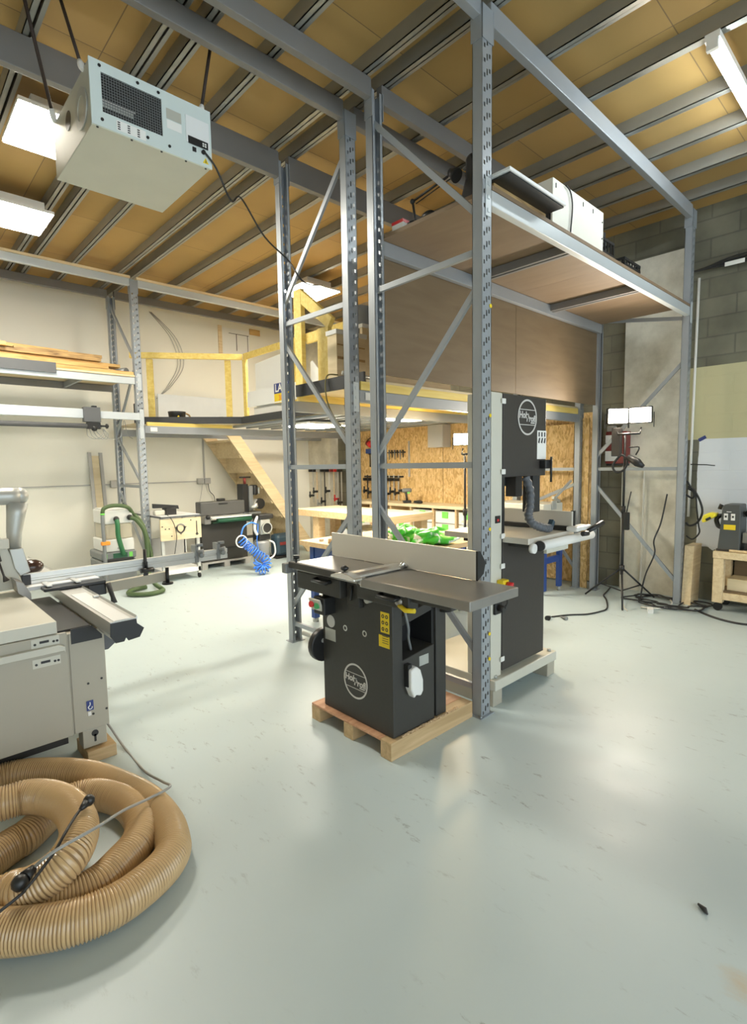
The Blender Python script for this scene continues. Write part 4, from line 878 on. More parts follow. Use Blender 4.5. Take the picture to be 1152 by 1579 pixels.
# ================================================================ router cart
t = thing('router_table', 'router table on white legs with pale plywood front', 'router table', (2.93, 7.2, 0))
for x in (2.71, 3.20):
    for y in (6.98, 7.42): MB().box(x-.02, x+.02, y-.02, y+.02, .07, .86).build('leg', ALU, t, .003); MB().cyl((x-.012, y, .035), (x+.012, y, .035), .035, 12).build('caster', BLACK, t)
MB().box(2.69, 3.22, 6.96, 7.44, .10, .16).build('base_shelf', WBOARD, t); MB().box(2.68, 3.235, 6.92, 8.15, .862, .885).build('table_top', GREYBOARD, t, .003)
MB().box(2.69, 3.22, 6.93, 8.14, .8855, .89).build('top_laminate', WBOARD, t)
pf = MB().box(2.675, 3.235, 6.935, 6.955, .565, .85).build('front_panel', PLYL, t)
q = MB(); q.ring((2.945, 6.934, .715), X_, Z_, .045, .065, .006, 20); q.prism([(2.86, .735), (2.90, .745), (2.905, .70), (2.945, .652), (2.985, .70), (2.99, .745), (3.03, .735), (2.945, .63)], 'y', 6.928, 6.934); q.build('router_plate', CAST, pf)
q = MB(); q.box(3.165, 3.175, 6.929, 6.934, .62, .80); q.ring((3.17, 6.934, .62), X_, Z_, .008, .018, .006, 10); q.build('spanner', INK, pf)
for p in ((2.74, .72), (2.79, .72), (2.82, .62), (2.70, .755), (3.09, .815)): MB().cyl((p[0], 6.931, p[1]), (p[0], 6.935, p[1]), .009, 8).build('hole_plug', INK, pf)
q = MB(); q.prism([(2.68, 1.05), (3.02, 1.01), (3.03, .96), (2.84, .985), (2.68, .99)], 'y', 7.15, 7.2); q.box(2.83, 2.97, 7.10, 7.25, .891, .98); q.build('router_fence', BLACK, t, .004)
MB().box(2.685, 2.83, 7.12, 7.22, .891, .96).build('fence_hood', MACHL, t, .02)
MB().box(2.72, 3.2, 7.40, 7.42, .2, .55).build('back_panel', CONDUIT, t)
MB().tube(smooth_path([(2.80, 7.0, .90), (2.81, 6.91, .86), (2.86, 6.915, .75), (2.88, 6.92, .60), (2.89, 7.0, .45), (2.89, 7.1, .2)], 6), .005, 6).build('cable', CABLE, t)

# ================================================================ drum sander
t = thing('pallet', 'grey painted pallet under the drum sander by the stairs', 'pallet', (3.85, 7.7, 0))
for x in (3.48, 3.84, 4.2): MB().box(x-.03, x+.06, 7.42, 8.1, 0, .075).build('runner', CONDUIT, t)
MB().box(3.45, 4.28, 7.42, 8.1, .0755, .10).build('deck_board', CONDUIT, t)
t = thing('drum_sander', 'dark drum sander with green roller on a grey pallet', 'woodworking machine', (3.87, 7.7, .10))
MB().box(3.48, 4.24, 7.46, 7.70, .101, .68).build('cabinet', ANTH, t, .008)
MB().box(3.51, 4.25, 7.52, 7.70, .795, 1.0).build('drum_cover', plain('dark_grey_enamel', (.095, .095, .09), .45), t, .015)
MB().box(3.80, 3.95, 7.505, 7.519, .955, .975).build('cover_handle', BLACK, t, .004); MB().box(3.84, 3.95, 7.58, 7.68, 1.0005, 1.04).build('vent_stub', BLACK, t, .01)
MB().box(3.58, 4.30, 7.30, 7.70, .762, .778).build('feed_table', WBOARD, t, .004)
MB().tube([(3.68, 7.34, .725), (4.26, 7.34, .725)], .036, 16).build('belt_roller', DKGREEN, t); MB().box(3.62, 4.26, 7.34, 7.70, .69, .70).build('feed_belt', DKGREEN, t)
MB().box(3.49, 3.60, 7.36, 7.52, .68, .80).build('end_bracket', CAST, t, .02); MB().sph((3.53, 7.33, .79), .035, 10).build('height_knob', BLACK, t)
MB().box(4.25, 4.30, 7.36, 7.6, .66, .80).build('gear_box', TANK, t, .01)
MB().box(3.49, 4.23, 7.44, 7.459, .28, .30).build('cabinet_rib', BLACK, t)
t = thing('bench_mortiser', 'black bench machine with red T handle standing behind the compressor', 'woodworking machine', (4.48, 7.83, .75))
MB().box(4.34, 4.45, 7.74, 7.92, .78, 1.24).build('head', BLACK, t, .01); MB().box(4.451, 4.53, 7.72, 7.90, .80, 1.21).build('column', TANK, t, .015)
MB().box(4.54, 4.63, 7.72, 7.90, 1.05, 1.22).build('motor', BLACK, t, .03); MB().box(4.631, 4.66, 7.74, 7.86, 1.07, 1.18).build('motor_plate', GALV, t, .006)
MB().cyl((4.62, 7.66, .91), (4.62, 7.72, .91), .09, 20).build('hand_wheel', BLACK, t, .01); MB().tube([(4.56, 7.70, .99), (4.55, 7.70, .87), (4.45, 7.69, .85)], [.03, .05, .02], 12).build('dust_spout', GALV, t)
MB().tube([(4.42, 7.80, 1.24), (4.42, 7.80, 1.34)], .024, 10).build('red_spindle', REDDARK, t); MB().tube([(4.33, 7.80, 1.35), (4.53, 7.80, 1.35)], .012, 8).build('t_handle', DOORBROWN, t)
MB().box(4.33, 4.66, 7.71, 7.95, .74, .78).build('base', TANK, t, .01)
t = thing('machine_stand', 'dark stand under the black bench machine by the stairs', 'stand', (4.48, 7.83, 0))
for x in (4.36, 4.63):
    for y in (7.74, 7.92): MB().box(x-.015, x+.015, y-.015, y+.015, 0, .739).build('leg', ANTH, t)
MB().box(4.34, 4.65, 7.73, 7.93, .35, .37).build('shelf', ANTH, t)
# compressor
t = thing('air_compressor', 'grey upright air compressor with coiled blue hose', 'compressor', (4.08, 6.78, 0))
pr_ = [(0.0, .045), (.09, .05), (.115, .08), (.118, .40), (.10, .435), (.03, .45)]
MB().tube([(4.09, 6.80, z) for r_, z in pr_[1:]], [r_ for r_, z in pr_[1:]], 24).build('tank', TANK, t)
MB().box(4.01, 4.20, 6.72, 6.90, .451, .53).build('pump_base', BLACK, t, .01); MB().box(4.03, 4.20, 6.70, 6.86, .53, .76).build('pump', GALV, t, .02)
MB().box(4.0, 4.24, 6.68, 6.90, .76, .83).build('pump_head', BLACK, t, .015); MB().cyl((4.12, 6.675, .63), (4.12, 6.70, .63), .075, 22).build('fan_guard', BLACK, t); MB().ring((4.12, 6.675, .63), X_, Z_, .07, .085, .01, 24).build('fan_ring', GALV, t)
MB().tube(smooth_path([(4.21, 6.78, .42), (4.28, 6.76, .38), (4.30, 6.76, .25), (4.27, 6.77, .18), (4.20, 6.78, .15)], 6), .014, 8).build('pull_handle', WHITE, t)
for a in (0, 2.1, 4.2): MB().cyl((4.09+.09*math.cos(a), 6.80+.09*math.sin(a), 0), (4.09+.09*math.cos(a), 6.80+.09*math.sin(a), .055), .02, 10).build('rubber_foot', BLACK, t)
MB().tube(smooth_path([(4.0, 6.72, .70), (3.98, 6.70, .60), (3.96, 6.70, .45), (3.98, 6.69, .3)], 6), .008, 6).build('air_line', BLUE, t)
MB().tube(smooth_path([(4.0, 6.73, .80), (3.94, 6.70, .72), (3.93, 6.70, .62), (3.97, 6.70, .54)], 6), .02, 8).build('regulator', WHITE, t)
t = thing('coiled_air_hose', 'bright blue coiled air hose spilling to the floor before the compressor', 'air hose', (3.85, 6.6, 0))
MB().tube(smooth_path([(3.95, 6.68, .70), (3.85, 6.66, .73), (3.72, 6.64, .68), (3.66, 6.62, .55)], 6), .011, 8).build('lead_hose', BLUE, t)
axis = smooth_path([(3.66, 6.62, .52), (3.72, 6.60, .44), (3.82, 6.58, .35), (3.88, 6.54, .28), (3.96, 6.50, .22), (3.985, 6.48, .14), (3.93, 6.46, .075), (3.85, 6.46, .08), (3.81, 6.46, .15), (3.84, 6.46, .20)], 24)
axis = resample(axis, .0022); co = []; nt = 21
for i, p in enumerate(axis):
    a = 2*math.pi*nt*i/len(axis); q = (axis[min(i+1, len(axis)-1)]-axis[max(i-1, 0)]).normalized(); u = q.cross(Y_).normalized(); v = q.cross(u)
    co.append(p+(u*math.cos(a)+v*math.sin(a))*.058)
MB().tube(co, .0085, 6).build('coil', BLUE, t)
MB().ring((3.655, 6.60, .49), X_, Z_, .075, .09, .012, 28).build('retaining_ring', WHITE, t)
t = thing('tool_case', 'dusty blue tool case on the floor by the foot of the stairs', 'tool case', (4.90, 7.5, 0))
MB().box(4.74, 5.08, 7.40, 7.62, .03, .40).build('case_body', TOOLBLUE, t, .06, ); MB().box(4.80, 5.02, 7.385, 7.399, .22, .27).build('red_badge', REDDARK, t); MB().box(4.72, 5.10, 7.38, 7.64, 0, .04).build('case_base', BLACK, t, .01); MB().box(4.96, 5.06, 7.375, 7.379, .05, .10).build('label', PAPER, t)

# ================================================================ stairs
t = thing('timber_stairs', 'pale timber stairs rising left below the deck by the cream wall', 'stairs', (4.9, 8.0, 0))
def sx(z): return 4.10+(1.98-z)*.735
MB().prism([(sx(2.13)-.03, 2.13), (sx(2.13)+.20, 2.13), (sx(0)+.20, 0), (sx(0)-.03, 0)], 'y', 7.62, 7.66).build('stringer', PINE, t)
MB().prism([(sx(2.13)-.03, 2.13), (sx(2.13)+.20, 2.13), (sx(0)+.20, 0), (sx(0)-.03, 0)], 'y', 8.44, 8.48).build('stringer', PINE, t)
for i in range(8):
    z = 1.95-i*.254
    if z < .1: break
    MB().box(sx(z)-.03, sx(z)+.19, 7.661, 8.439, z-.03, z).build('tread', PINE, t)
    if i: MB().box(sx(z)-.045, sx(z)-.031, 7.661, 8.439, z-.01, z+.222).build('riser', PINE, t)

# ================================================================ rails and things on the deck
t = thing('guard_rail', 'yellow timber guard rail along the deck edge facing the hall', 'guard rail', (3.5, 7.34, 2.16))
MB().bar((2.68, 7.725, 3.08), (3.95, 6.90, 3.08), .08, .04).build('top_rail', YWOOD, t, .003)
RZ = Matrix.Rotation(math.atan2(-.787, 1.215), 3, 'Z')
for k in (.155, .885): MB().obox((2.70+1.215*k+.026, 7.715-.787*k+.04, 2.60), (.085, .04, .878), RZ).build('rail_post', YWOOD, t, .003)
t = thing('guard_rail', 'yellow timber guard rail along the short deck edge above the white boards', 'guard rail', (4.19, 5.8, 2.16))
MB().box(3.935, 3.975, 4.5, 6.86, 3.04, 3.12).build('top_rail', YWOOD, t, .003)
for y in (6.80, 5.60, 4.6): MB().box(3.936, 3.974, y, y+.085, 2.161, 3.039).build('rail_post', YWOOD, t, .003)
single(MB().box(3.927, 3.934, 5.57, 6.76, 2.357, 2.569), 'white_board', WBOARD, 'white board strip fixed low on the short yellow guard rail', 'board')
single(MB().prism([(6.63, 2.165), (6.63, 2.95), (5.97, 2.99), (5.60, 2.96), (5.60, 2.165)], 'x', 3.99, 4.0), 'white_board', WBOARD, 'large white board behind the short yellow guard rail', 'board')
single(MB().box(3.978, 3.986, 5.70, 6.68, 2.161, 2.35), 'white_board', PAPER, 'white board standing on the deck under the strip by the short rail', 'board')
single(MB().box(3.35, 4.55, 8.50, 8.52, 2.161, 2.69), 'white_board', plain('pale_blue_white_laminate', (.74, .78, .80), .4), 'long pale board against the cream wall behind the yellow rail', 'board')
sg = thing('printed_sign', 'small blue and yellow printed sign on the white boards', 'sign', (3.92, 5.85, 2.35))
MB().box(3.9215, 3.9265, 5.62, 6.06, 2.347, 2.60).build('sign_board', YELLOW, sg); MB().box(3.9195, 3.9215, 5.62, 6.06, 2.47, 2.60).build('blue_band', NAVYINK, sg)
MB().text('LAPE', (3.919, 5.885, 2.535), -Y_, Z_, .14, .001, 0, .003).build('lettering', PAPER, sg); MB().text('30 P', (3.921, 5.875, 2.41), -Y_, Z_, .095, .001, 0, .003).build('lettering', ORANGE, sg)
MB().box(3.921, 3.9215, 5.62, 6.06, 2.352, 2.37).build('white_band', PAPER, sg)
q = MB().tube([(3.24, 7.56, 2.161), (3.24, 7.56, 2.30), (3.24, 7.56, 2.325)], [.10, .12, .125], 18); 
t = thing('black_bucket', 'black bucket on the deck behind the yellow rail', 'bucket', (3.24, 7.56, 2.16)); q.build('bucket_body', BLACK, t)
MB().tube(smooth_path([(3.36, 7.56, 2.31), (3.42, 7.55, 2.28), (3.43, 7.54, 2.20), (3.42, 7.54, 2.165)], 5), .012, 6).build('strap', OLDW, t); MB().obox((3.19, 7.435, 2.22), (.02, .01, .09), Matrix.Rotation(.5, 3, 'Y')).build('strap_end', YELLOW, t)
single(MB().box(2.73, 2.83, 7.72, 7.82, 2.161, 2.43), 'black_box', BLACK, 'upright black box on the deck beside the wall rack post', 'box')
q = MB(); 
for i in range(10): q.obox((3.80+random.uniform(-.1, .06), 7.14+random.uniform(0, .12), 2.18+random.uniform(0, .06)), (.05, .03, .03), Matrix.Rotation(random.random()*3, 3, 'Z'))
single(q, 'offcuts', DOORBROWN, 'small heap of brown offcuts by the corner rail post', 'offcuts', kind='stuff')
# pinned plans
t = thing('pinned_plan', 'white plan sheet with wooden edge strips pinned high on the cream wall', 'plan sheet', (4.9, 8.57, 3.4))
MB().box(4.50, 5.06, 8.572, 8.578, 3.42, 3.92).build('sheet', PAPER, t); MB().box(4.46, 4.53, 8.565, 8.579, 3.40, 3.94).build('side_strip', PINE, t); MB().box(5.07, 5.28, 8.565, 8.579, 3.87, 3.97).build('end_strip', OAKW, t)
MB().box(4.68, 5.06, 8.566, 8.571, 3.84, 3.90).build('top_strip', PAPER, t); q = MB(); q.box(4.80, 4.812, 8.570, 8.572, 3.55, 3.84); q.box(5.02, 5.03, 8.570, 8.572, 3.45, 3.84); q.box(4.66, 5.05, 8.570, 8.572, 3.832, 3.84); q.build('drawn_lines', DOORBROWN, t)
# near deck: gate, boxes
t = thing('stair_guard', 'yellow timber guard with sloping rail on the near deck', 'guard rail', (2.92, 3.85, 2.16))
MB().box(2.88, 2.925, 3.98, 4.09, 2.161, 3.10).build('tall_post', YWOOD, t, .003); MB().box(2.88, 2.925, 3.60, 3.75, 2.161, 2.70).build('short_post', YWOOD, t, .003); MB().box(2.926, 2.93, 3.66, 3.72, 2.161, 2.68).build('post_batten', YWOOD, t)
MB().bar((2.905, 4.03, 3.06), (2.905, 3.58, 2.72), .10, .045, (0, 0, 1)).build('sloping_rail', YWOOD, t, .003); MB().box(2.926, 2.95, 3.66, 3.98, 2.62, 2.71).build('cross_rail', YWOOD, t, .003)
single(MB().prism([(3.60, 2.161), (3.96, 2.161), (3.96, 2.46), (3.93, 2.47)], 'x', 2.955, 2.965), 'leaning_screen', WBOARD, 'white panel cut on a slope leaning behind the yellow guard', 'panel')
t = thing('plywood_box', 'pale plywood box with white rim on the near deck behind the yellow guard', 'box', (3.0, 3.5, 2.16))
MB().box(2.84, 3.16, 3.44, 3.56, 2.161, 2.60).build('box_body', PLYL, t); MB().box(2.83, 3.17, 3.43, 3.57, 2.60, 2.635).build('rim', WBOARD, t); MB().box(2.845, 3.15, 3.436, 3.4395, 2.40, 2.42).build('board_gap', OLDW, t); MB().box(2.845, 3.15, 3.436, 3.4395, 2.51, 2.52).build('board_gap', OLDW, t)
single(MB().box(2.86, 2.94, 3.36, 3.42, 2.19, 2.24), 'blue_box', NAVYINK, 'small blue box on the deck edge before the plywood box', 'box')
single(MB().tube([(2.80, 3.33, 2.265), (3.06, 3.25, 2.235)], .018, 8), 'grey_tube', GALV, 'short grey tube lying on the near deck edge', 'tube')
t = thing('plywood_screen', 'cream panel with white top edge standing behind the near rack posts', 'panel', (3.3, 3.5, 2.16))
MB().box(3.18, 4.4, 3.50, 3.53, 2.161, 2.715).build('panel_sheet', PLYL, t); MB().box(3.17, 4.4, 3.485, 3.545, 2.715, 2.745).build('top_edge', WBOARD, t)
single(MB().tube([(3.35, 3.70, 2.161), (3.35, 3.70, 2.95)], .10, 18), 'grey_drum', TANK, 'grey upright drum behind the plywood box on the near deck', 'drum')
single(MB().tube(smooth_path([(2.78, 3.36, 2.25), (2.69, 3.38, 2.24), (2.665, 3.38, 2.15), (2.66, 3.34, 2.0), (2.66, 3.22, 1.85), (2.66, 3.08, 1.78)], 7), .006, 6), 'hanging_cable', plain('olive_cable', (.20, .17, .06), .5), 'olive cable hanging down from the near deck edge', 'cable')

# ================================================================ right wall: wood strand boards and tool wall
for i, (a, b) in enumerate(((2.85, 4.05), (4.06, 5.30), (5.31, 6.55), (6.56, 7.38))):
    single(MB().box(6.47, 6.499, a, b, .02, 2.12), 'strand_board', OSB, ('right end panel of the wood strand board wall, beside the far frame', 'second wood strand board from the right, behind the work light', 'third wood strand board from the right, behind the hanging clamps', 'leftmost narrow wood strand board, by the concrete column')[i], 'strand board')
single(MB().box(6.15, 6.169, 2.84, 2.92, .0, 2.03), 'strand_board', OSB, 'narrow upright wood strand strip between the two far frames', 'strand board')
single(MB().box(6.30, 6.31, 3.1, 4.2, 0.02, 1.98), 'strand_board', OSB, 'wood strand board standing inside the far frame, behind the bandsaw', 'strand board')
def clamp(y, z, L_, x=6.44, mat=GALV, lab='', j=BLACK):
    t = thing('bar_clamp', lab, 'clamp', (x, y, z-L_), 'bar clamps hanging on the rail')
    MB().box(x-.004, x+.004, y-.012, y+.012, z-L_, z).build('bar', mat, t); MB().box(x-.10, x+.01, y-.015, y+.015, z-.10, z-.05).build('fixed_jaw', j, t)
    MB().box(x-.10, x+.01, y-.014, y+.014, z-L_+.12, z-L_+.16).build('sliding_jaw', j, t); MB().tube([(x-.085, y, z-L_+.10), (x-.085, y, z-L_+.22)], .014, 8).build('grip', j, t)
single(MB().box(6.25, 6.28, 7.45, 8.42, 1.44, 1.465), 'clamp_rail', BLACK, 'black clamp rail beside the concrete column', 'rail')
for i, y in enumerate((8.36, 8.24, 8.12, 8.0, 7.86, 7.72, 7.60, 7.5)):
    clamp(y, 1.50, (.70, .62, .85, .80, .60, .95, .74, .8)[i], 6.235, (GALV, PINE, GALV, BLACK, WHITE, PINE, GALV, GALV)[i], 'long bar clamp on the rail by the concrete column, number %d from the left' % (i+1), (BLACK, BLACK, GALV, BLACK, BLACK, REDDARK, RED, BLACK)[i])
single(MB().box(6.44, 6.469, 6.15, 7.10, 1.30, 1.325), 'clamp_rail', BLACK, 'black clamp rail on the strand board above the systainer shelf', 'rail')
for i in range(8): clamp(7.0-i*.11, 1.34, .42+.02*(i % 3), 6.425, (DOORBROWN, OLDW, OLDW, ALU, ALU, ALU, ALU, ALU)[i], 'short bar clamp on the strand board rail, number %d from the left' % (i+1))
t = thing('ear_muffs', 'red ear defenders hanging on the strand board', 'ear defenders', (6.42, 6.88, 1.85)); MB().sph((6.41, 6.90, 1.88), .06, 12).build('ear_cup', RED, t); MB().sph((6.43, 6.98, 1.90), .05, 12).build('ear_cup', REDDARK, t); MB().tube(smooth_path([(6.42, 6.84, 1.90), (6.42, 6.9, 1.99), (6.42, 7.0, 1.93)], 5), .008, 6).build('headband', BLACK, t)
single(MB().box(6.43, 6.468, 6.86, 7.04, 1.72, 1.80), 'blue_holder', NAVY, 'blue tool holder under the red ear defenders', 'holder')
for i, (y, z, h) in enumerate(((6.95, 1.70, .22), (6.84, 1.76, .14), (6.78, 1.66, .2))): single(MB().tube([(6.45, y, z), (6.45, y, z-h)], .010, 6).obox((6.45, y, z+.02), (.03, .05, .04)), 'hand_tool', (BLACK, WHITE, GALV)[i], ('black', 'white', 'steel')[i]+' handled hand tool under the blue holder', 'tool')
t = thing('hammer_rack', 'row of dark small hand tools on the strand board left of the steel rule', 'tool rack', (6.44, 6.3, 1.6))
MB().box(6.44, 6.468, 6.10, 6.50, 1.71, 1.73).build('rack_strip', BLACK, t)
for i in range(6): MB().tube([(6.44, 6.46-i*.065, 1.76), (6.44, 6.455-i*.065, 1.60+.03*(i % 2))], [.014, .006], 6).build('tool', BLACK if i % 2 else TANK, t)
single(MB().box(6.455, 6.468, 6.0, 6.03, 1.31, 1.90), 'steel_rule', CONDUIT, 'long steel rule hanging on the strand board', 'rule')
# shelf bench with cases
t = thing('wall_bench', 'long pale bench with open bays for cases along the strand board', 'bench', (6.25, 5.3, 0))
MB().box(6.02, 6.465, 4.32, 7.0, .86, .905).build('bench_top', PLYL, t, .003); MB().box(6.04, 6.465, 4.32, 7.0, .06, .09).build('bottom_shelf', PLYL, t)
YD = (4.32, 4.70, 5.13, 5.58, 6.02, 6.5, 6.97)
for y in YD: MB().box(6.03, 6.465, y, y+.03, .0905, .859).build('divider', BENCHW, t)
MB().box(6.45, 6.465, 4.36, 6.96, .0905, .859).build('back_panel', PLYL, t)
n = 0
for i in range(6):
    for j in range(4):
        y0 = YD[i]+.04; y1 = YD[i+1]-.012; z0 = .0915+j*.185
        if i >= 3 and j == 3: continue
        n += 1
        lab = 'white stacking case with green latch, %s bay from right, %s' % (('first', 'second', 'third', 'fourth', 'fifth', 'sixth')[i], ('at the bottom', 'second from bottom', 'third from bottom', 'on top')[j])
        t = thing('stacking_case', lab, 'storage case', (6.2, (y0+y1)/2, z0), 'white cases in the wall bench')
        MB().box(6.06, 6.43, y0, y1, z0, z0+.176).build('case_body', WHITE, t, .008); ym = (y0+y1)/2
        MB().box(6.05, 6.059, ym-.055, ym+.055, z0+.075, z0+.17).build('latch', LIME, t); MB().box(6.055, 6.0595, y0+.02, y1-.02, z0+.168, z0+.172).build('seam', CONDUIT, t)
t = thing('wall_cabinet', 'small grey cabinet on the strand board beside the bright work light', 'cabinet', (6.35, 5.3, 1.77)); MB().box(6.28, 6.468, 5.15, 5.45, 1.77, 2.11).build('cabinet_body', CONDUIT, t, .004); MB().box(6.274, 6.279, 5.16, 5.44, 1.78, 2.10).build('door', CONDUIT, t)
def drill(label, p, s, yaw, body=BLACK, acc=LIME):
    t = thing('cordless_drill', label, 'drill', p); px, py, pz = p; d = Vector((math.cos(yaw), math.sin(yaw), 0))
    R = Matrix.Rotation(yaw, 3, 'Z'); P0 = Vector(p)
    MB().obox(P0+Vector((0, 0, .02*s)), (.12*s, .075*s, .04*s), R).build('battery', body, t, .008)
    MB().tube([P0+Vector((0, 0, .04*s)), P0+d*.01*s+Vector((0, 0, .12*s)), P0+d*.015*s+Vector((0, 0, .17*s))], [.02*s, .018*s, .024*s], 10).build('handle', DOORBROWN, t)
    MB().tube([P0-d*.07*s+Vector((0, 0, .19*s)), P0-d*.05*s+Vector((0, 0, .19*s)), P0+d*.05*s+Vector((0, 0, .19*s)), P0+d*.08*s+Vector((0, 0, .19*s))], [.025*s, .034*s, .034*s, .024*s], 12).build('motor_housing', TANK, t)
    MB().tube([P0+d*.08*s+Vector((0, 0, .19*s)), P0+d*.13*s+Vector((0, 0, .19*s))], [.024*s, .014*s], 10).build('chuck', BLACK, t); MB().obox(P0-d*.02*s+Vector((0, 0, .155*s)), (.04*s, .05*s, .03*s), R).build('accent', acc, t)
drill('cordless drill standing on the long wall bench', (6.15, 5.78, .906), 1.05, 2.6)
single(MB().tube([(6.15, 5.62, .93), (6.15, 5.50, .93), (6.15, 5.46, .93)], [.02, .03, .018], 8), 'drill_battery_charger', BLACK, 'black charger lying on the wall bench right of the drill', 'charger')
single(MB().box(6.15, 6.3, 4.36, 4.55, .906, .99), 'black_router', BLACK, 'black power tool body at the right end of the wall bench', 'power tool', bevel=.02)
# big workbench
t = thing('workbench', 'heavy pale workbench with thick timber top behind the rack frames', 'workbench', (5.05, 5.7, 0))
MB().box(4.66, 5.46, 4.66, 6.72, .78, .872).build('bench_top', PLYL, t, .004); MB().box(4.655, 5.465, 4.655, 6.725, .775, .868).build('top_edge_band', BENCHW, t, .002)
for x in (4.70, 5.30):
    for y in (4.72, 6.20 if x < 5 else 6.55): MB().box(x, x+.12, y, y+.14, 0, .774).build('leg', BENCHW, t, .004)
MB().box(4.72, 5.42, 4.90, 6.3, .2, .23).build('lower_shelf', BENCHW, t)
t = thing('side_cabinet', 'low white cabinet under the heavy workbench', 'cabinet', (5.1, 5.3, .23)); MB().box(4.85, 5.40, 4.9, 5.9, .231, .62).build('cabinet_body', WBOARD, t, .004); MB().box(4.845, 4.849, 5.38, 5.39, .24, .61).build('door_gap', CONDUIT, t)
# blue bench
t = thing('assembly_bench', 'low assembly bench with pale top and blue legs inside the near bay', 'workbench', (3.7, 3.6, 0))
MB().box(2.98, 4.42, 2.95, 4.25, .755, .80).build('bench_top', BENCHW, t, .003)
for x in (3.06, 4.34):
    for y in (3.32, 4.12): MB().box(x-.03, x+.03, y-.03, y+.03, .04, .75).build('leg', NAVY, t, .003); MB().cyl((x, y, 0), (x, y, .04), .03, 12).build('levelling_foot', GALV, t)
MB().box(3.091, 4.309, 3.30, 3.34, .60, .75).build('apron', NAVY, t, .003); MB().box(3.091, 4.309, 4.10, 4.14, .60, .75).build('apron', NAVY, t, .003); MB().box(3.04, 3.08, 3.351, 4.089, .60, .75).build('apron', NAVY, t, .003)
MB().box(4.32, 4.36, 3.351, 4.089, .30, .38).build('stretcher', NAVY, t, .003)
# things on it
def bag(label, c, sx_, sy_, sz_, seed):
    random.seed(seed); n, m_ = 40, 18; vs_ = []; fs = []
    ph = [random.random()*6.28 for _ in range(6)]
    for i in range(m_+1):
        a = math.pi*i/m_
        for k in range(n):
            b = 2*math.pi*k/n; w_ = 1+.16*math.sin(3*b+ph[0]+2*a)+.12*math.sin(5*b+ph[1]+2*a)+.14*math.sin(4*a+ph[2]+b)+.09*math.sin(9*b+ph[4]+3*a)+.06*math.sin(7*a+4*b+ph[5]); z = math.cos(a)
            vs_.append((c[0]+sx_*math.sin(a)*math.cos(b)*w_, c[1]+sy_*math.sin(a)*math.sin(b)*w_, max(c[2], c[2]+sz_*.45+sz_*.55*z*w_)))
    for i in range(m_):
        for k in range(n): fs.append((i*n+k, i*n+(k+1) % n, (i+1)*n+(k+1) % n, (i+1)*n+k))
    mb = MB(); mb._add(vs_, fs, True); return mb
def mat_bag():
    m, N, L, b = _mat('green_white_bag_film'); b.inputs['Roughness'].default_value = .3
    tc = N.new('ShaderNodeTexCoord'); nz = N.new('ShaderNodeTexNoise'); nz.inputs['Scale'].default_value = 5; nz.inputs['Detail'].default_value = 3; nz.inputs['Distortion'].default_value = 1.5; L.new(tc.outputs['Object'], nz.inputs['Vector'])
    r = N.new('ShaderNodeValToRGB'); r.color_ramp.elements[0].position = .52; r.color_ramp.elements[0].color = (.06, .55, .04, 1); r.color_ramp.elements[1].position = .60; r.color_ramp.elements[1].color = (.85, .88, .82, 1)
    L.new(nz.outputs['Fac'], r.inputs[0]); L.new(r.outputs[0], b.inputs['Base Color']); return m
BAGM = mat_bag()
single(bag('', (3.66, 3.12, .801), .19, .16, .13, 3), 'green_bag', BAGM, 'larger crumpled green and white plastic bag on the blue legged bench', 'plastic bag')
single(bag('', (3.62, 3.45, .801), .18, .14, .13, 8), 'green_bag', BAGM, 'crumpled green and white plastic bag behind the larger one', 'plastic bag')
random.seed(11)
drill('cordless drill standing among the green bags', (3.62, 3.78, .801), 1.15, 3.6)
single(MB().box(3.16, 3.30, 3.55, 3.66, .801, .84), 'white_box', PAPER, 'small white box on the blue legged bench', 'box', bevel=.004)
for i, (x, y) in enumerate(((3.10, 4.05), (3.16, 3.95), (3.06, 3.86))): single(MB().cyl((x, y, .801), (x, y, .825+.01*i), .022, 10), 'small_fitting', (WHITE, BLACK, BENCHW)[i], ('white', 'black', 'wooden')[i]+' small fitting at the left end of the blue legged bench', 'fitting')
t = thing('caulking_tube', 'upright white glue bottle between two rack posts on the bench', 'glue bottle', (3.05, 3.35, .80)); MB().tube([(3.07, 3.16, .801), (3.07, 3.16, .95), (3.07, 3.16, .985)], [.035, .035, .012], 12).build('bottle', WHITE, t); MB().tube([(3.07, 3.16, .985), (3.07, 3.16, 1.02)], [.012, .006], 8).build('nozzle', WHITE, t)
# blue stand right of the bandsaw with bench planer
t = thing('machine_bench', 'blue legged stand with pale top right of the bandsaw', 'stand', (5.6, 3.5, 0))
MB().box(5.36, 5.88, 2.98, 4.1, .77, .80).build('top', PLYL, t)
for x in (5.48, 5.84):
    for y in (3.03, 4.05): MB().box(x-.03, x+.03, y-.025, y+.025, .05, .769).build('leg', NAVY, t, .003); MB().cyl((x, y, 0), (x, y, .05), .02, 10).build('levelling_foot', GALV, t)
for z in (.36, .68): MB().box(5.511, 5.809, 3.01, 3.05, z, z+.07).build('stretcher', NAVY, t, .003)
MB().box(5.5, 5.75, 3.2, 4.0, .1, .6).build('drawer_unit', WBOARD, t)
t = thing('mitre_saw', 'pale grey bench machine with folded arm behind the bandsaw fence', 'bench machine', (5.6, 3.4, .80))
MB().box(5.42, 5.85, 3.0, 3.7, .801, 1.05).build('machine_body', MACHL, t, .01); MB().bar((5.80, 3.02, 1.06), (5.60, 2.99, 1.12), .03, .03).build('folded_arm', GALV, t); MB().bar((5.62, 2.99, 1.10), (5.92, 2.94, 1.30), .025, .02).build('folded_arm', GALV, t); MB().box(5.58, 5.68, 2.985, 3.0, .98, 1.08).build('arm_bracket', GALV, t, .004)
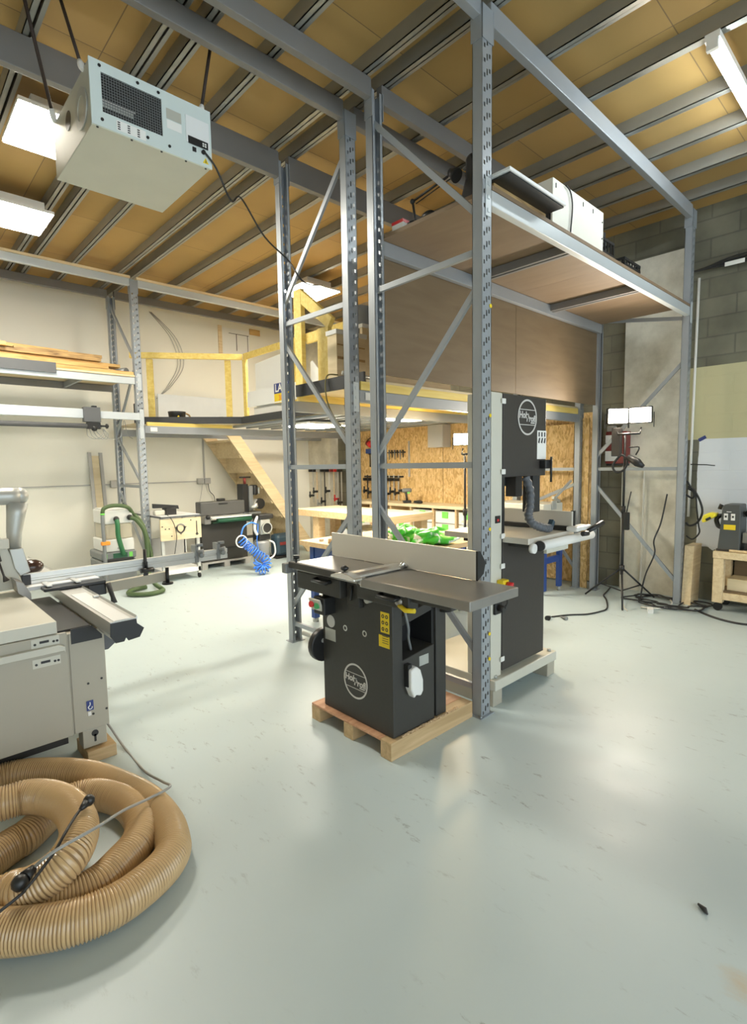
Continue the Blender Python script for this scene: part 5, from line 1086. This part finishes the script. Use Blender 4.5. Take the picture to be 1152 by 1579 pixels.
# ================================================================ work lights
def worklight(label, c, hz, heads, em, legs, cable=True):
    t = thing('work_light', label, 'work light', (c[0], c[1], 0))
    x, y = c
    MB().tube([(x, y, .30), (x, y, 1.0)], .016, 10).build('lower_pole', BLACK, t); MB().tube([(x, y, 1.0), (x, y, hz)], .012, 10).build('upper_pole', BLACK, t); MB().tube([(x, y, .97), (x, y, 1.04)], .024, 10).build('pole_collar', BLACK, t)
    MB().tube([(x, y, .34), (x, y, .40)], .028, 10).build('leg_hub', BLACK, t)
    for (lx, ly) in legs:
        MB().tube([(x, y, .375), (lx, ly, .012)], .010, 8).build('leg', BLACK, t); MB().bar((x, y, .12), (x+(lx-x)*.58, y+(ly-y)*.58, .165), .012, .008).build('leg_strut', BLACK, t)
    MB().tube([(heads[0][0][0], heads[0][0][1], hz), (heads[-1][0][0], heads[-1][0][1], hz)] if len(heads) > 1 else [(x-.05, y, hz), (x+.05, y, hz)], .012, 8).build('cross_bar', BLACK, t)
    for (p, yaw, tilt, w_, h_) in heads:
        R = Matrix.Rotation(yaw, 3, 'Z') @ Matrix.Rotation(tilt, 3, 'Y'); P0 = Vector(p)
        h = MB().obox(P0-R @ Vector((.045, 0, 0)), (.07, w_, h_), R).build('lamp_housing', BLACK, t, .006)
        MB().obox(P0-R @ Vector((.006, 0, 0)), (.006, w_*.88, h_*.82), R).build('lamp_glass', em, h)
        b = MB()
        for s in (1, -1): b.obox(P0+R @ Vector((-.06, s*(w_/2+.012), -h_*.3)), (.02, .006, h_*.9), R)
        b.tube([P0+R @ Vector((-.06, 0, -h_*.75)), (p[0], p[1], hz)], .008, 6); b.build('lamp_bracket', BLACK, t)
    return t
YAWC = math.pi+.40
worklight('twin bright work light on a black tripod by the concrete infill', (5.80, 2.29), 1.80, [((5.74, 2.34, 1.99), YAWC+.25, .05, .21, .17), ((5.74, 2.12, 1.985), YAWC-.2, .05, .21, .17)], EM_FLOOD, [(5.83, 2.70), (5.44, 2.13), (6.19, 2.09)])
worklight('bright warm work light on a black pole behind the nearest rack frame', (4.56, 3.44), 1.62, [((4.52, 3.45, 1.775), YAWC+.1, .05, .19, .135)], EM_FLOOD2, [(4.60, 3.85), (4.25, 2.75), (4.95, 3.2)])
t = thing('spare_flood', 'unlit grey flood head on the pole of the work light on the tripod', 'flood head', (5.80, 2.29, 1.5))
MB().obox((5.79, 2.37, 1.72), (.07, .09, .30)).build('case', DOORBROWN, t, .006)
t = thing('cable_hank', 'dark tools and cable hank clipped to the tripod pole', 'cable hank', (5.78, 2.27, 1.5))
MB().tube(smooth_path([(5.77, 2.34, 1.56), (5.77, 2.40, 1.47), (5.77, 2.36, 1.40), (5.77, 2.28, 1.43), (5.77, 2.25, 1.52), (5.77, 2.30, 1.58)], 6, True), .012, 8, True).build('cable_loop', CABLE, t)
MB().tube([(5.76, 2.24, 1.56), (5.75, 2.14, 1.50), (5.75, 2.08, 1.46)], [.03, .045, .02], 10).build('spring_clamp', BLACK, t); MB().tube(smooth_path([(5.78, 2.24, 1.66), (5.78, 2.14, 1.66), (5.78, 2.17, 1.58)], 4), .008, 6).build('clamp_arm', BLACK, t)
t = thing('transformer_box', 'small black control box on the tripod pole', 'control box', (5.78, 2.26, .8)); MB().box(5.745, 5.785, 2.21, 2.27, .79, .98).build('box_body', BLACK, t, .01); MB().tube([(5.765, 2.24, .98), (5.765, 2.22, 1.1), (5.765, 2.20, 1.2)], .006, 6).build('cable', CABLE, t)
t = thing('welding_set', 'dark red box with pale dials on the wall behind the tripod', 'equipment box', (6.36, 2.6, 1.48))
MB().box(6.28, 6.419, 2.47, 2.70, 1.49, 1.86).build('case', REDDARK, t, .006); MB().box(6.274, 6.279, 2.56, 2.70, 1.52, 1.635).build('dial_plate', PAPER, t); MB().box(6.274, 6.279, 2.56, 2.70, 1.73, 1.82).build('label_plate', PAPER, t); MB().cyl((6.268, 2.61, 1.60), (6.275, 2.61, 1.60), .012, 10).build('dial', INK, t); MB().box(6.285, 6.419, 2.48, 2.69, 1.465, 1.489).build('base_edge', BLACK, t); MB().box(6.30, 6.40, 2.62, 2.70, 1.861, 1.93).build('terminal', CONDUIT, t, .01)
# ================================================================ wood lathe and bench
t = thing('lathe_bench', 'pine rolling bench under the dark lathe at the right edge', 'bench', (6.25, .9, 0))
MB().box(6.08, 6.46, .1, 1.515, .535, .605).build('bench_top', PINE, t, .004)
for y in (.1, 1.42):
    for x in (6.085, 6.375): MB().box(x, x+.08, y, y+.09, .085, .534).build('leg', PINE, t, .004); MB().cyl((x+.025, y+.045, .04), (x+.06, y+.045, .04), .04, 14).build('caster', BLACK, t)
MB().box(6.09, 6.15, .191, 1.419, .12, .19).build('lower_rail', PINE, t, .003); MB().box(6.12, 6.45, .15, 1.46, .191, .21).build('shelf', PLY, t); MB().box(6.42, 6.44, .2, 1.4, .21, .53).build('back_panel', PLY, t)
MB().box(6.16, 6.40, .5, 1.40, .211, .33).build('plywood_tray', PLYL, t, .003)
t = thing('wood_lathe', 'dark grey wood lathe on the pine bench at the right edge', 'lathe', (6.25, .9, .606))
MB().prism([(1.30, .62), (1.49, .62), (1.475, .80), (1.46, 1.05), (1.44, 1.075), (1.31, 1.075), (1.30, 1.0)], 'x', 6.12, 6.36).build('headstock', plain('charcoal_enamel', (.075, .08, .078), .45), t, .01); MB().box(6.12, 6.38, .2, 1.5, .606, .628).build('bed_foot', DOORBROWN, t, .004)
MB().box(6.16, 6.32, .1, 1.29, .70, .80).build('bed', CAST, t, .004); MB().box(6.14, 6.34, .1, 1.2, .80, .82).build('bed_ways', GALV, t)
MB().cyl((6.23, 1.30, .98), (6.23, 1.18, .98), .03, 14).build('spindle', CHROME, t); MB().tube([(6.23, 1.26, 1.02), (6.23, 1.22, .98)], .06, 16).build('face_plate', BLACK, t); MB().box(6.12, 6.2, 1.15, 1.26, .63, .70).build('clamp_block', BLACK, t)
for y in (1.425, 1.365): b = MB().box(6.116, 6.12, y-.017, y+.017, .92, .985); b = b.build('switch_plate', PAPER, t); MB().box(6.113, 6.116, y-.008, y+.008, .945, .965).build('rocker', INK, b)
MB().box(6.116, 6.12, 1.34, 1.44, .825, .875).build('warning_label', YELLOW, t); MB().box(6.116, 6.12, 1.38, 1.42, 1.0, 1.006).build('badge', PAPER, t)
MB().tube([(6.2, 1.47, 1.04), (6.2, 1.49, 1.06), (6.2, 1.50, 1.02)], .02, 8).build('lock_lever', BLACK, t); MB().tube(smooth_path([(6.2, 1.49, .96), (6.18, 1.52, .92), (6.16, 1.50, .86), (6.16, 1.47, .84)], 5), .022, 8).build('belt_lever', BLACK, t)
t = thing('yellow_guard', 'yellow shield hanging at the left end of the lathe', 'shield', (6.15, 1.58, .88))
MB().prism([(1.50, .985), (1.56, .99), (1.615, .96), (1.63, .90), (1.615, .88), (1.55, .925), (1.51, .95)], 'x', 6.08, 6.20).build('shield', YVIS, t, .012); MB().tube([(6.14, 1.50, .965), (6.16, 1.46, .97)], .012, 8).build('pivot', BLACK, t); MB().tube([(6.075, 1.585, .915), (6.075, 1.545, .94)], .012, 8).build('grip', INK, t)
single(MB().tube([(6.10, 1.38, .6195), (6.13, .7, .6195)], .013, 10), 'turning_blank', PINE, 'thin pale wooden rod lying on the front of the lathe bench', 'rod')
single(MB().prism([(6.13, 0), (6.40, 0), (6.46, .62), (6.19, .62)], 'y', 1.715, 1.80), 'leaning_plank', PINE, 'short pine plank standing on end at the wall left of the lathe bench', 'plank')
# wall details at right
single(MB().tube([(6.47, 1.84, 3.42), (6.47, 1.86, .9)], .013, 10), 'wall_conduit', WHITE, 'white vertical conduit on the block wall beside the far rack post', 'conduit')
single(MB().obox((6.497, 1.76, 1.745), (.004, .075, .035), Matrix.Rotation(-.5, 3, 'X')), 'blue_tape', NAVYINK, 'strip of blue tape on the wall where white meets khaki paint', 'tape')
single(MB().tube([(6.45, 1.85, 1.47), (6.45, 1.70, 1.465), (6.45, 1.62, 1.455)], .005, 6), 'short_wire', CABLE, 'short dark wire sticking out from the far rack post', 'wire')
t = thing('cable_coil', 'black cable coil hanging on the far right rack post', 'cable coil', (6.3, 1.76, 1.0))
MB().tube(smooth_path([(6.22, 1.80, 1.24), (6.22, 1.74, 1.20), (6.22, 1.68, 1.08), (6.22, 1.66, .97), (6.22, 1.70, .87), (6.22, 1.77, .83), (6.22, 1.81, .86)], 8), .011, 8).build('coil', CABLE, t)
MB().tube(smooth_path([(6.22, 1.80, 1.22), (6.22, 1.73, 1.16), (6.22, 1.71, 1.0), (6.22, 1.69, .85), (6.22, 1.68, .76), (6.22, 1.74, .69), (6.22, 1.80, .72)], 8), .008, 8).build('coil', CABLE, t)
MB().tube(smooth_path([(6.22, 1.82, 1.16), (6.22, 1.76, 1.12), (6.22, 1.74, 1.16), (6.22, 1.78, 1.24), (6.22, 1.81, 1.30)], 6), .010, 8).build('coil', CABLE, t)
for i, (d0, d1) in enumerate(((0, 0), (.03, .045), (-.03, .02), (.06, .07))):
    single(MB().tube(smooth_path([(6.44, 4.0, 3.42-d0), (6.44, 3.0, 3.46+d0*.5), (6.44, 2.55, 3.46+d1), (6.43, 2.2, 3.48+d1*.3), (6.44, 1.85, 3.49), (6.44, 1.5, 3.48+d1), (6.44, .9, 3.47+d0)], 6), .011 if i < 2 else .007, 6), 'wall_cable', CABLE, ('thick black cable across the block wall, main run', 'black cable sagging above the main cable run', 'thin black cable below the main cable run', 'thin black cable curving above the block wall label')[i], 'cable')
single(MB().tube(smooth_path([(6.43, 2.45, 3.44), (6.42, 2.55, 3.34), (6.40, 2.55, 3.22), (6.30, 2.46, 3.10), (6.2, 2.44, 3.08)], 6), .006, 6), 'wall_cable', CABLE, 'thin black cable dropping from the wall run to the high shelf', 'cable')
single(MB().box(6.42, 6.426, 1.43, 1.60, 3.46, 3.50), 'cable_label', PAPER, 'small white label on the cable run at the upper right', 'label')
# ================================================================ things on the high shelf
ZS = 3.079
t = thing('open_white_box', 'long white open ended box with hanging cord on the high shelf', 'box', (3.85, 1.99, ZS))
m = MB(); m.box(3.46, 4.24, 1.88, 1.892, ZS, 3.425); m.box(3.46, 4.24, 2.17, 2.182, ZS, 3.425); m.box(3.46, 4.24, 1.893, 2.169, ZS, ZS+.012); m.box(3.46, 4.24, 1.893, 2.169, 3.413, 3.425); m.box(4.22, 4.24, 1.893, 2.169, ZS+.012, 3.413); m.box(3.46, 3.47, 1.893, 2.169, ZS+.15, 3.413)
m.build('shell', WBOARD if False else plain('cream_white_board', (.80, .78, .69), .5), t)
MB().box(3.4605, 3.47, 1.90, 2.16, ZS+.012, ZS+.15).build('dark_mouth', BLACK, t)
b = MB()
for x in (3.50, 3.72, 3.90, 4.06): b.box(x-.003, x+.003, 1.876, 1.88, 3.37, 3.40)
for z in (3.13, 3.23, 3.35): b.cyl((4.22, 1.876, z), (4.22, 1.881, z), .006, 6)
b.build('fixings', INK, t)
MB().tube(smooth_path([(3.62, 1.87, 3.42), (3.68, 1.868, 3.40), (3.715, 1.868, 3.32), (3.70, 1.868, 3.18), (3.675, 1.868, 3.10), (3.56, 1.868, 3.095), (3.48, 1.868, 3.10)], 6), .005, 6).build('cord', CABLE, t)
t = thing('black_edged_panel', 'white edged panel with black underside overhanging the high shelf front', 'panel', (3.05, 1.95, ZS))
R1 = Matrix.Rotation(-.03, 3, 'Z')
MB().box(2.66, 3.30, 1.70, 1.88, 3.128, 3.146).build('panel_top', WBOARD, t, .004); MB().box(2.68, 3.29, 1.712, 1.87, 3.118, 3.1275).build('black_underside', BLACK, t); MB().box(2.70, 3.28, 1.83, 1.88, 3.0795, 3.1175).build('spacer', OLDW, t)
for i, (x0, x1, y0, h) in enumerate(((4.28, 4.62, 1.95, .24), (4.66, 5.0, 1.88, .13), (4.30, 4.60, 2.32, .30))):
    t = thing('plastic_crate', ('black plastic crate right behind the white box on the high shelf', 'low black plastic crate at the right of the high shelf', 'tall black plastic crate at the back of the high shelf')[i], 'crate', ((x0+x1)/2, y0+.15, ZS))
    m = MB(); y1 = y0+.3
    for z in (ZS, ZS+h*.5, ZS+h-.02): m.box(x0, x1, y0, y0+.012, z, z+.02); m.box(x0, x1, y1-.012, y1, z, z+.02); m.box(x0, x0+.012, y0+.0125, y1-.0125, z, z+.02); m.box(x1-.012, x1, y0+.0125, y1-.0125, z, z+.02)
    for k in range(7):
        x = x0+(x1-x0-.012)*k/6; m.box(x, x+.012, y0+.002, y0+.010, ZS+.02, ZS+h-.02); m.box(x, x+.012, y1-.010, y1-.002, ZS+.02, ZS+h-.02)
    for k in range(5): y = y0+.015+(.258)*k/4; m.box(x0+.002, x0+.01, y, y+.012, ZS+.02, ZS+h-.02); m.box(x1-.01, x1-.002, y, y+.012, ZS+.02, ZS+h-.02)
    m.build('basket', BLACK, t); MB().box(x0+.013, x1-.013, y0+.013, y1-.013, ZS, ZS+.008).build('crate_bottom', BLACK, t)
    MB().box(x0+.03, x1-.03, y0+.03, y1-.03, ZS+.0085, ZS+h*.6).build('contents', DOORBROWN, t, .03)
t = thing('desk_lamp', 'black folding arm desk lamp on the high shelf', 'desk lamp', (2.72, 2.45, ZS)); MB().tube([(2.72, 2.45, ZS), (2.72, 2.45, ZS+.02)], .06, 16).build('base', BLACK, t); MB().tube([(2.72, 2.45, ZS+.02), (2.72, 2.475, 3.25)], .008, 6).build('lower_arm', BLACK, t)
MB().tube([(2.72, 2.475, 3.25), (2.72, 2.13, 3.30)], .008, 6).build('upper_arm', BLACK, t); MB().tube([(2.735, 2.46, 3.235), (2.735, 2.15, 3.285)], .004, 6).build('spring', BLACK, t); MB().sph((2.72, 2.477, 3.25), .018, 8).build('elbow', BLACK, t); MB().tube([(2.72, 2.16, 3.31), (2.72, 2.11, 3.27)], [.025, .042], 14).build('lamp_shade', BLACK, t)
t = thing('folded_seat', 'black folded seat shell standing at the near end of the high shelf', 'seat', (2.76, 2.02, ZS)); MB().prism([(2.09, ZS), (1.90, ZS), (1.94, 3.27), (1.99, 3.36), (2.04, 3.34), (2.04, 3.22)], 'x', 2.70, 2.82).build('shell', BLACK, t, .02); MB().tube([(2.76, 2.03, 3.33), (2.76, 2.09, 3.31)], .012, 6).build('tube', TANK, t)
t = thing('small_carton', 'small white and red carton at the near end of the high shelf', 'carton', (2.70, 2.58, ZS)); MB().box(2.67, 2.73, 2.52, 2.62, ZS, 3.125).build('carton_body', PAPER, t); MB().box(2.668, 2.732, 2.518, 2.622, 3.1255, 3.145).build('red_lid', RED, t)
single(MB().sph((2.71, 2.33, ZS+.03), .035, 10, (1, 1.6, .8)), 'dark_lump', BLACK, 'small dark object between lamp and carton on the high shelf', 'object')
single(MB().tube([(1.956,0.487,0.006), (1.941,0.465,0.010), (1.931,0.453,0.005)], [.004, .009, .003], 6), 'dark_chip', INK, 'small dark chip of debris on the bare floor at lower right', 'debris')
# ================================================================ cables on the floor at right
def fl(*pts): return [Vector(p) for p in pts]
single(MB().tube(smooth_path([(4.748,2.531,0.008),(4.936,2.431,0.008),(5.066,2.327,0.008),(5.244,2.275,0.008),(5.410,2.274,0.008),(5.739,2.422,0.008),(5.916,2.527,0.008),(6.120,2.577,0.008),(6.374,2.639,0.008)], 6), .008, 6), 'floor_cable', CABLE, 'black floor cable from the plug near the bandsaw to the tripod', 'cable')
e0 = (4.669,2.522,0.020)
t = thing('cable_plug', 'black plug lying on the floor right of the bandsaw', 'plug', e0); MB().tube([Vector(e0)+Vector((.03, .0, 0)), Vector(e0)-Vector((.04, .01, 0))], [.012, .028], 10).build('plug_body', BLACK, t); MB().tube([(4.782,2.460,0.015), (4.764,2.384,0.015)], [.008, .02], 8).build('second_plug', TANK, t)
single(MB().tube(smooth_path([(5.969,1.622,0.006),(5.843,1.485,0.006),(5.757,1.354,0.006),(5.719,1.215,0.006),(5.750,1.097,0.006),(5.862,0.924,0.006)], 6), .012, 6), 'floor_cable', CABLE, 'thick black floor cable running out to the right past the lathe bench', 'cable')
single(MB().tube(smooth_path([(6.16, 1.98, 1.16), (6.12, 2.02, .85), (6.08, 2.07, .66), (6.05, 2.05, .52), (6.02, 2.12, .30), (6.0, 2.15, .12), (5.97, 2.14, .012), (5.9, 2.05, .012)], 7), .008, 6), 'hanging_cable', CABLE, 'black cable hanging from the far post to the floor tangle', 'cable')
tg = MB(); random.seed(5)
c0 = (6.045,1.964,0.010)
path = []
for i in range(46):
    a = i*.55+random.random()*.3; r_ = .16+.22*random.random(); path.append((c0[0]-.05+r_*math.cos(a)*.75+.002*i, c0[1]+.04+r_*math.sin(a)*1.0-.0045*i, .012+.018*random.random()))
single(MB().tube(smooth_path(path, 6), .008, 6), 'cable_tangle', CABLE, 'black cable tangle on the floor between tripod and lathe bench', 'cable')
single(MB().tube(smooth_path([(5.671,2.039,0.014),(5.696,1.940,0.014),(5.771,1.861,0.014),(5.956,1.847,0.014),(6.103,1.881,0.014),(6.249,1.966,0.014),(6.280,2.016,0.014)], 6), .009, 6), 'white_cable', WCABLE, 'short white cable lying on the black floor tangle', 'cable')
single(MB().tube(smooth_path([(5.706,2.254,0.220), (5.794,2.272,0.060), (5.587,2.175,0.012), (5.456,2.085,0.008)], 6), .006, 6), 'white_cable', WCABLE, 'thin white cable down the front leg of the tripod', 'cable')
single(MB().tube(smooth_path([(6.38, 2.30, 1.46), (6.38, 2.30, .7), (6.38, 2.31, .05)], 5), .010, 6), 'white_cable', WCABLE, 'pale cable running straight down the concrete infill', 'cable')
single(MB().box(5.78, 5.81, 2.15, 2.20, .0, .045) if False else MB().obox(Vector((5.590,1.916,0.020)), (.10, .05, .04), Matrix.Rotation(.4, 3, 'Z')), 'cable_socket', WHITE, 'white cable socket lying in the floor tangle', 'socket')
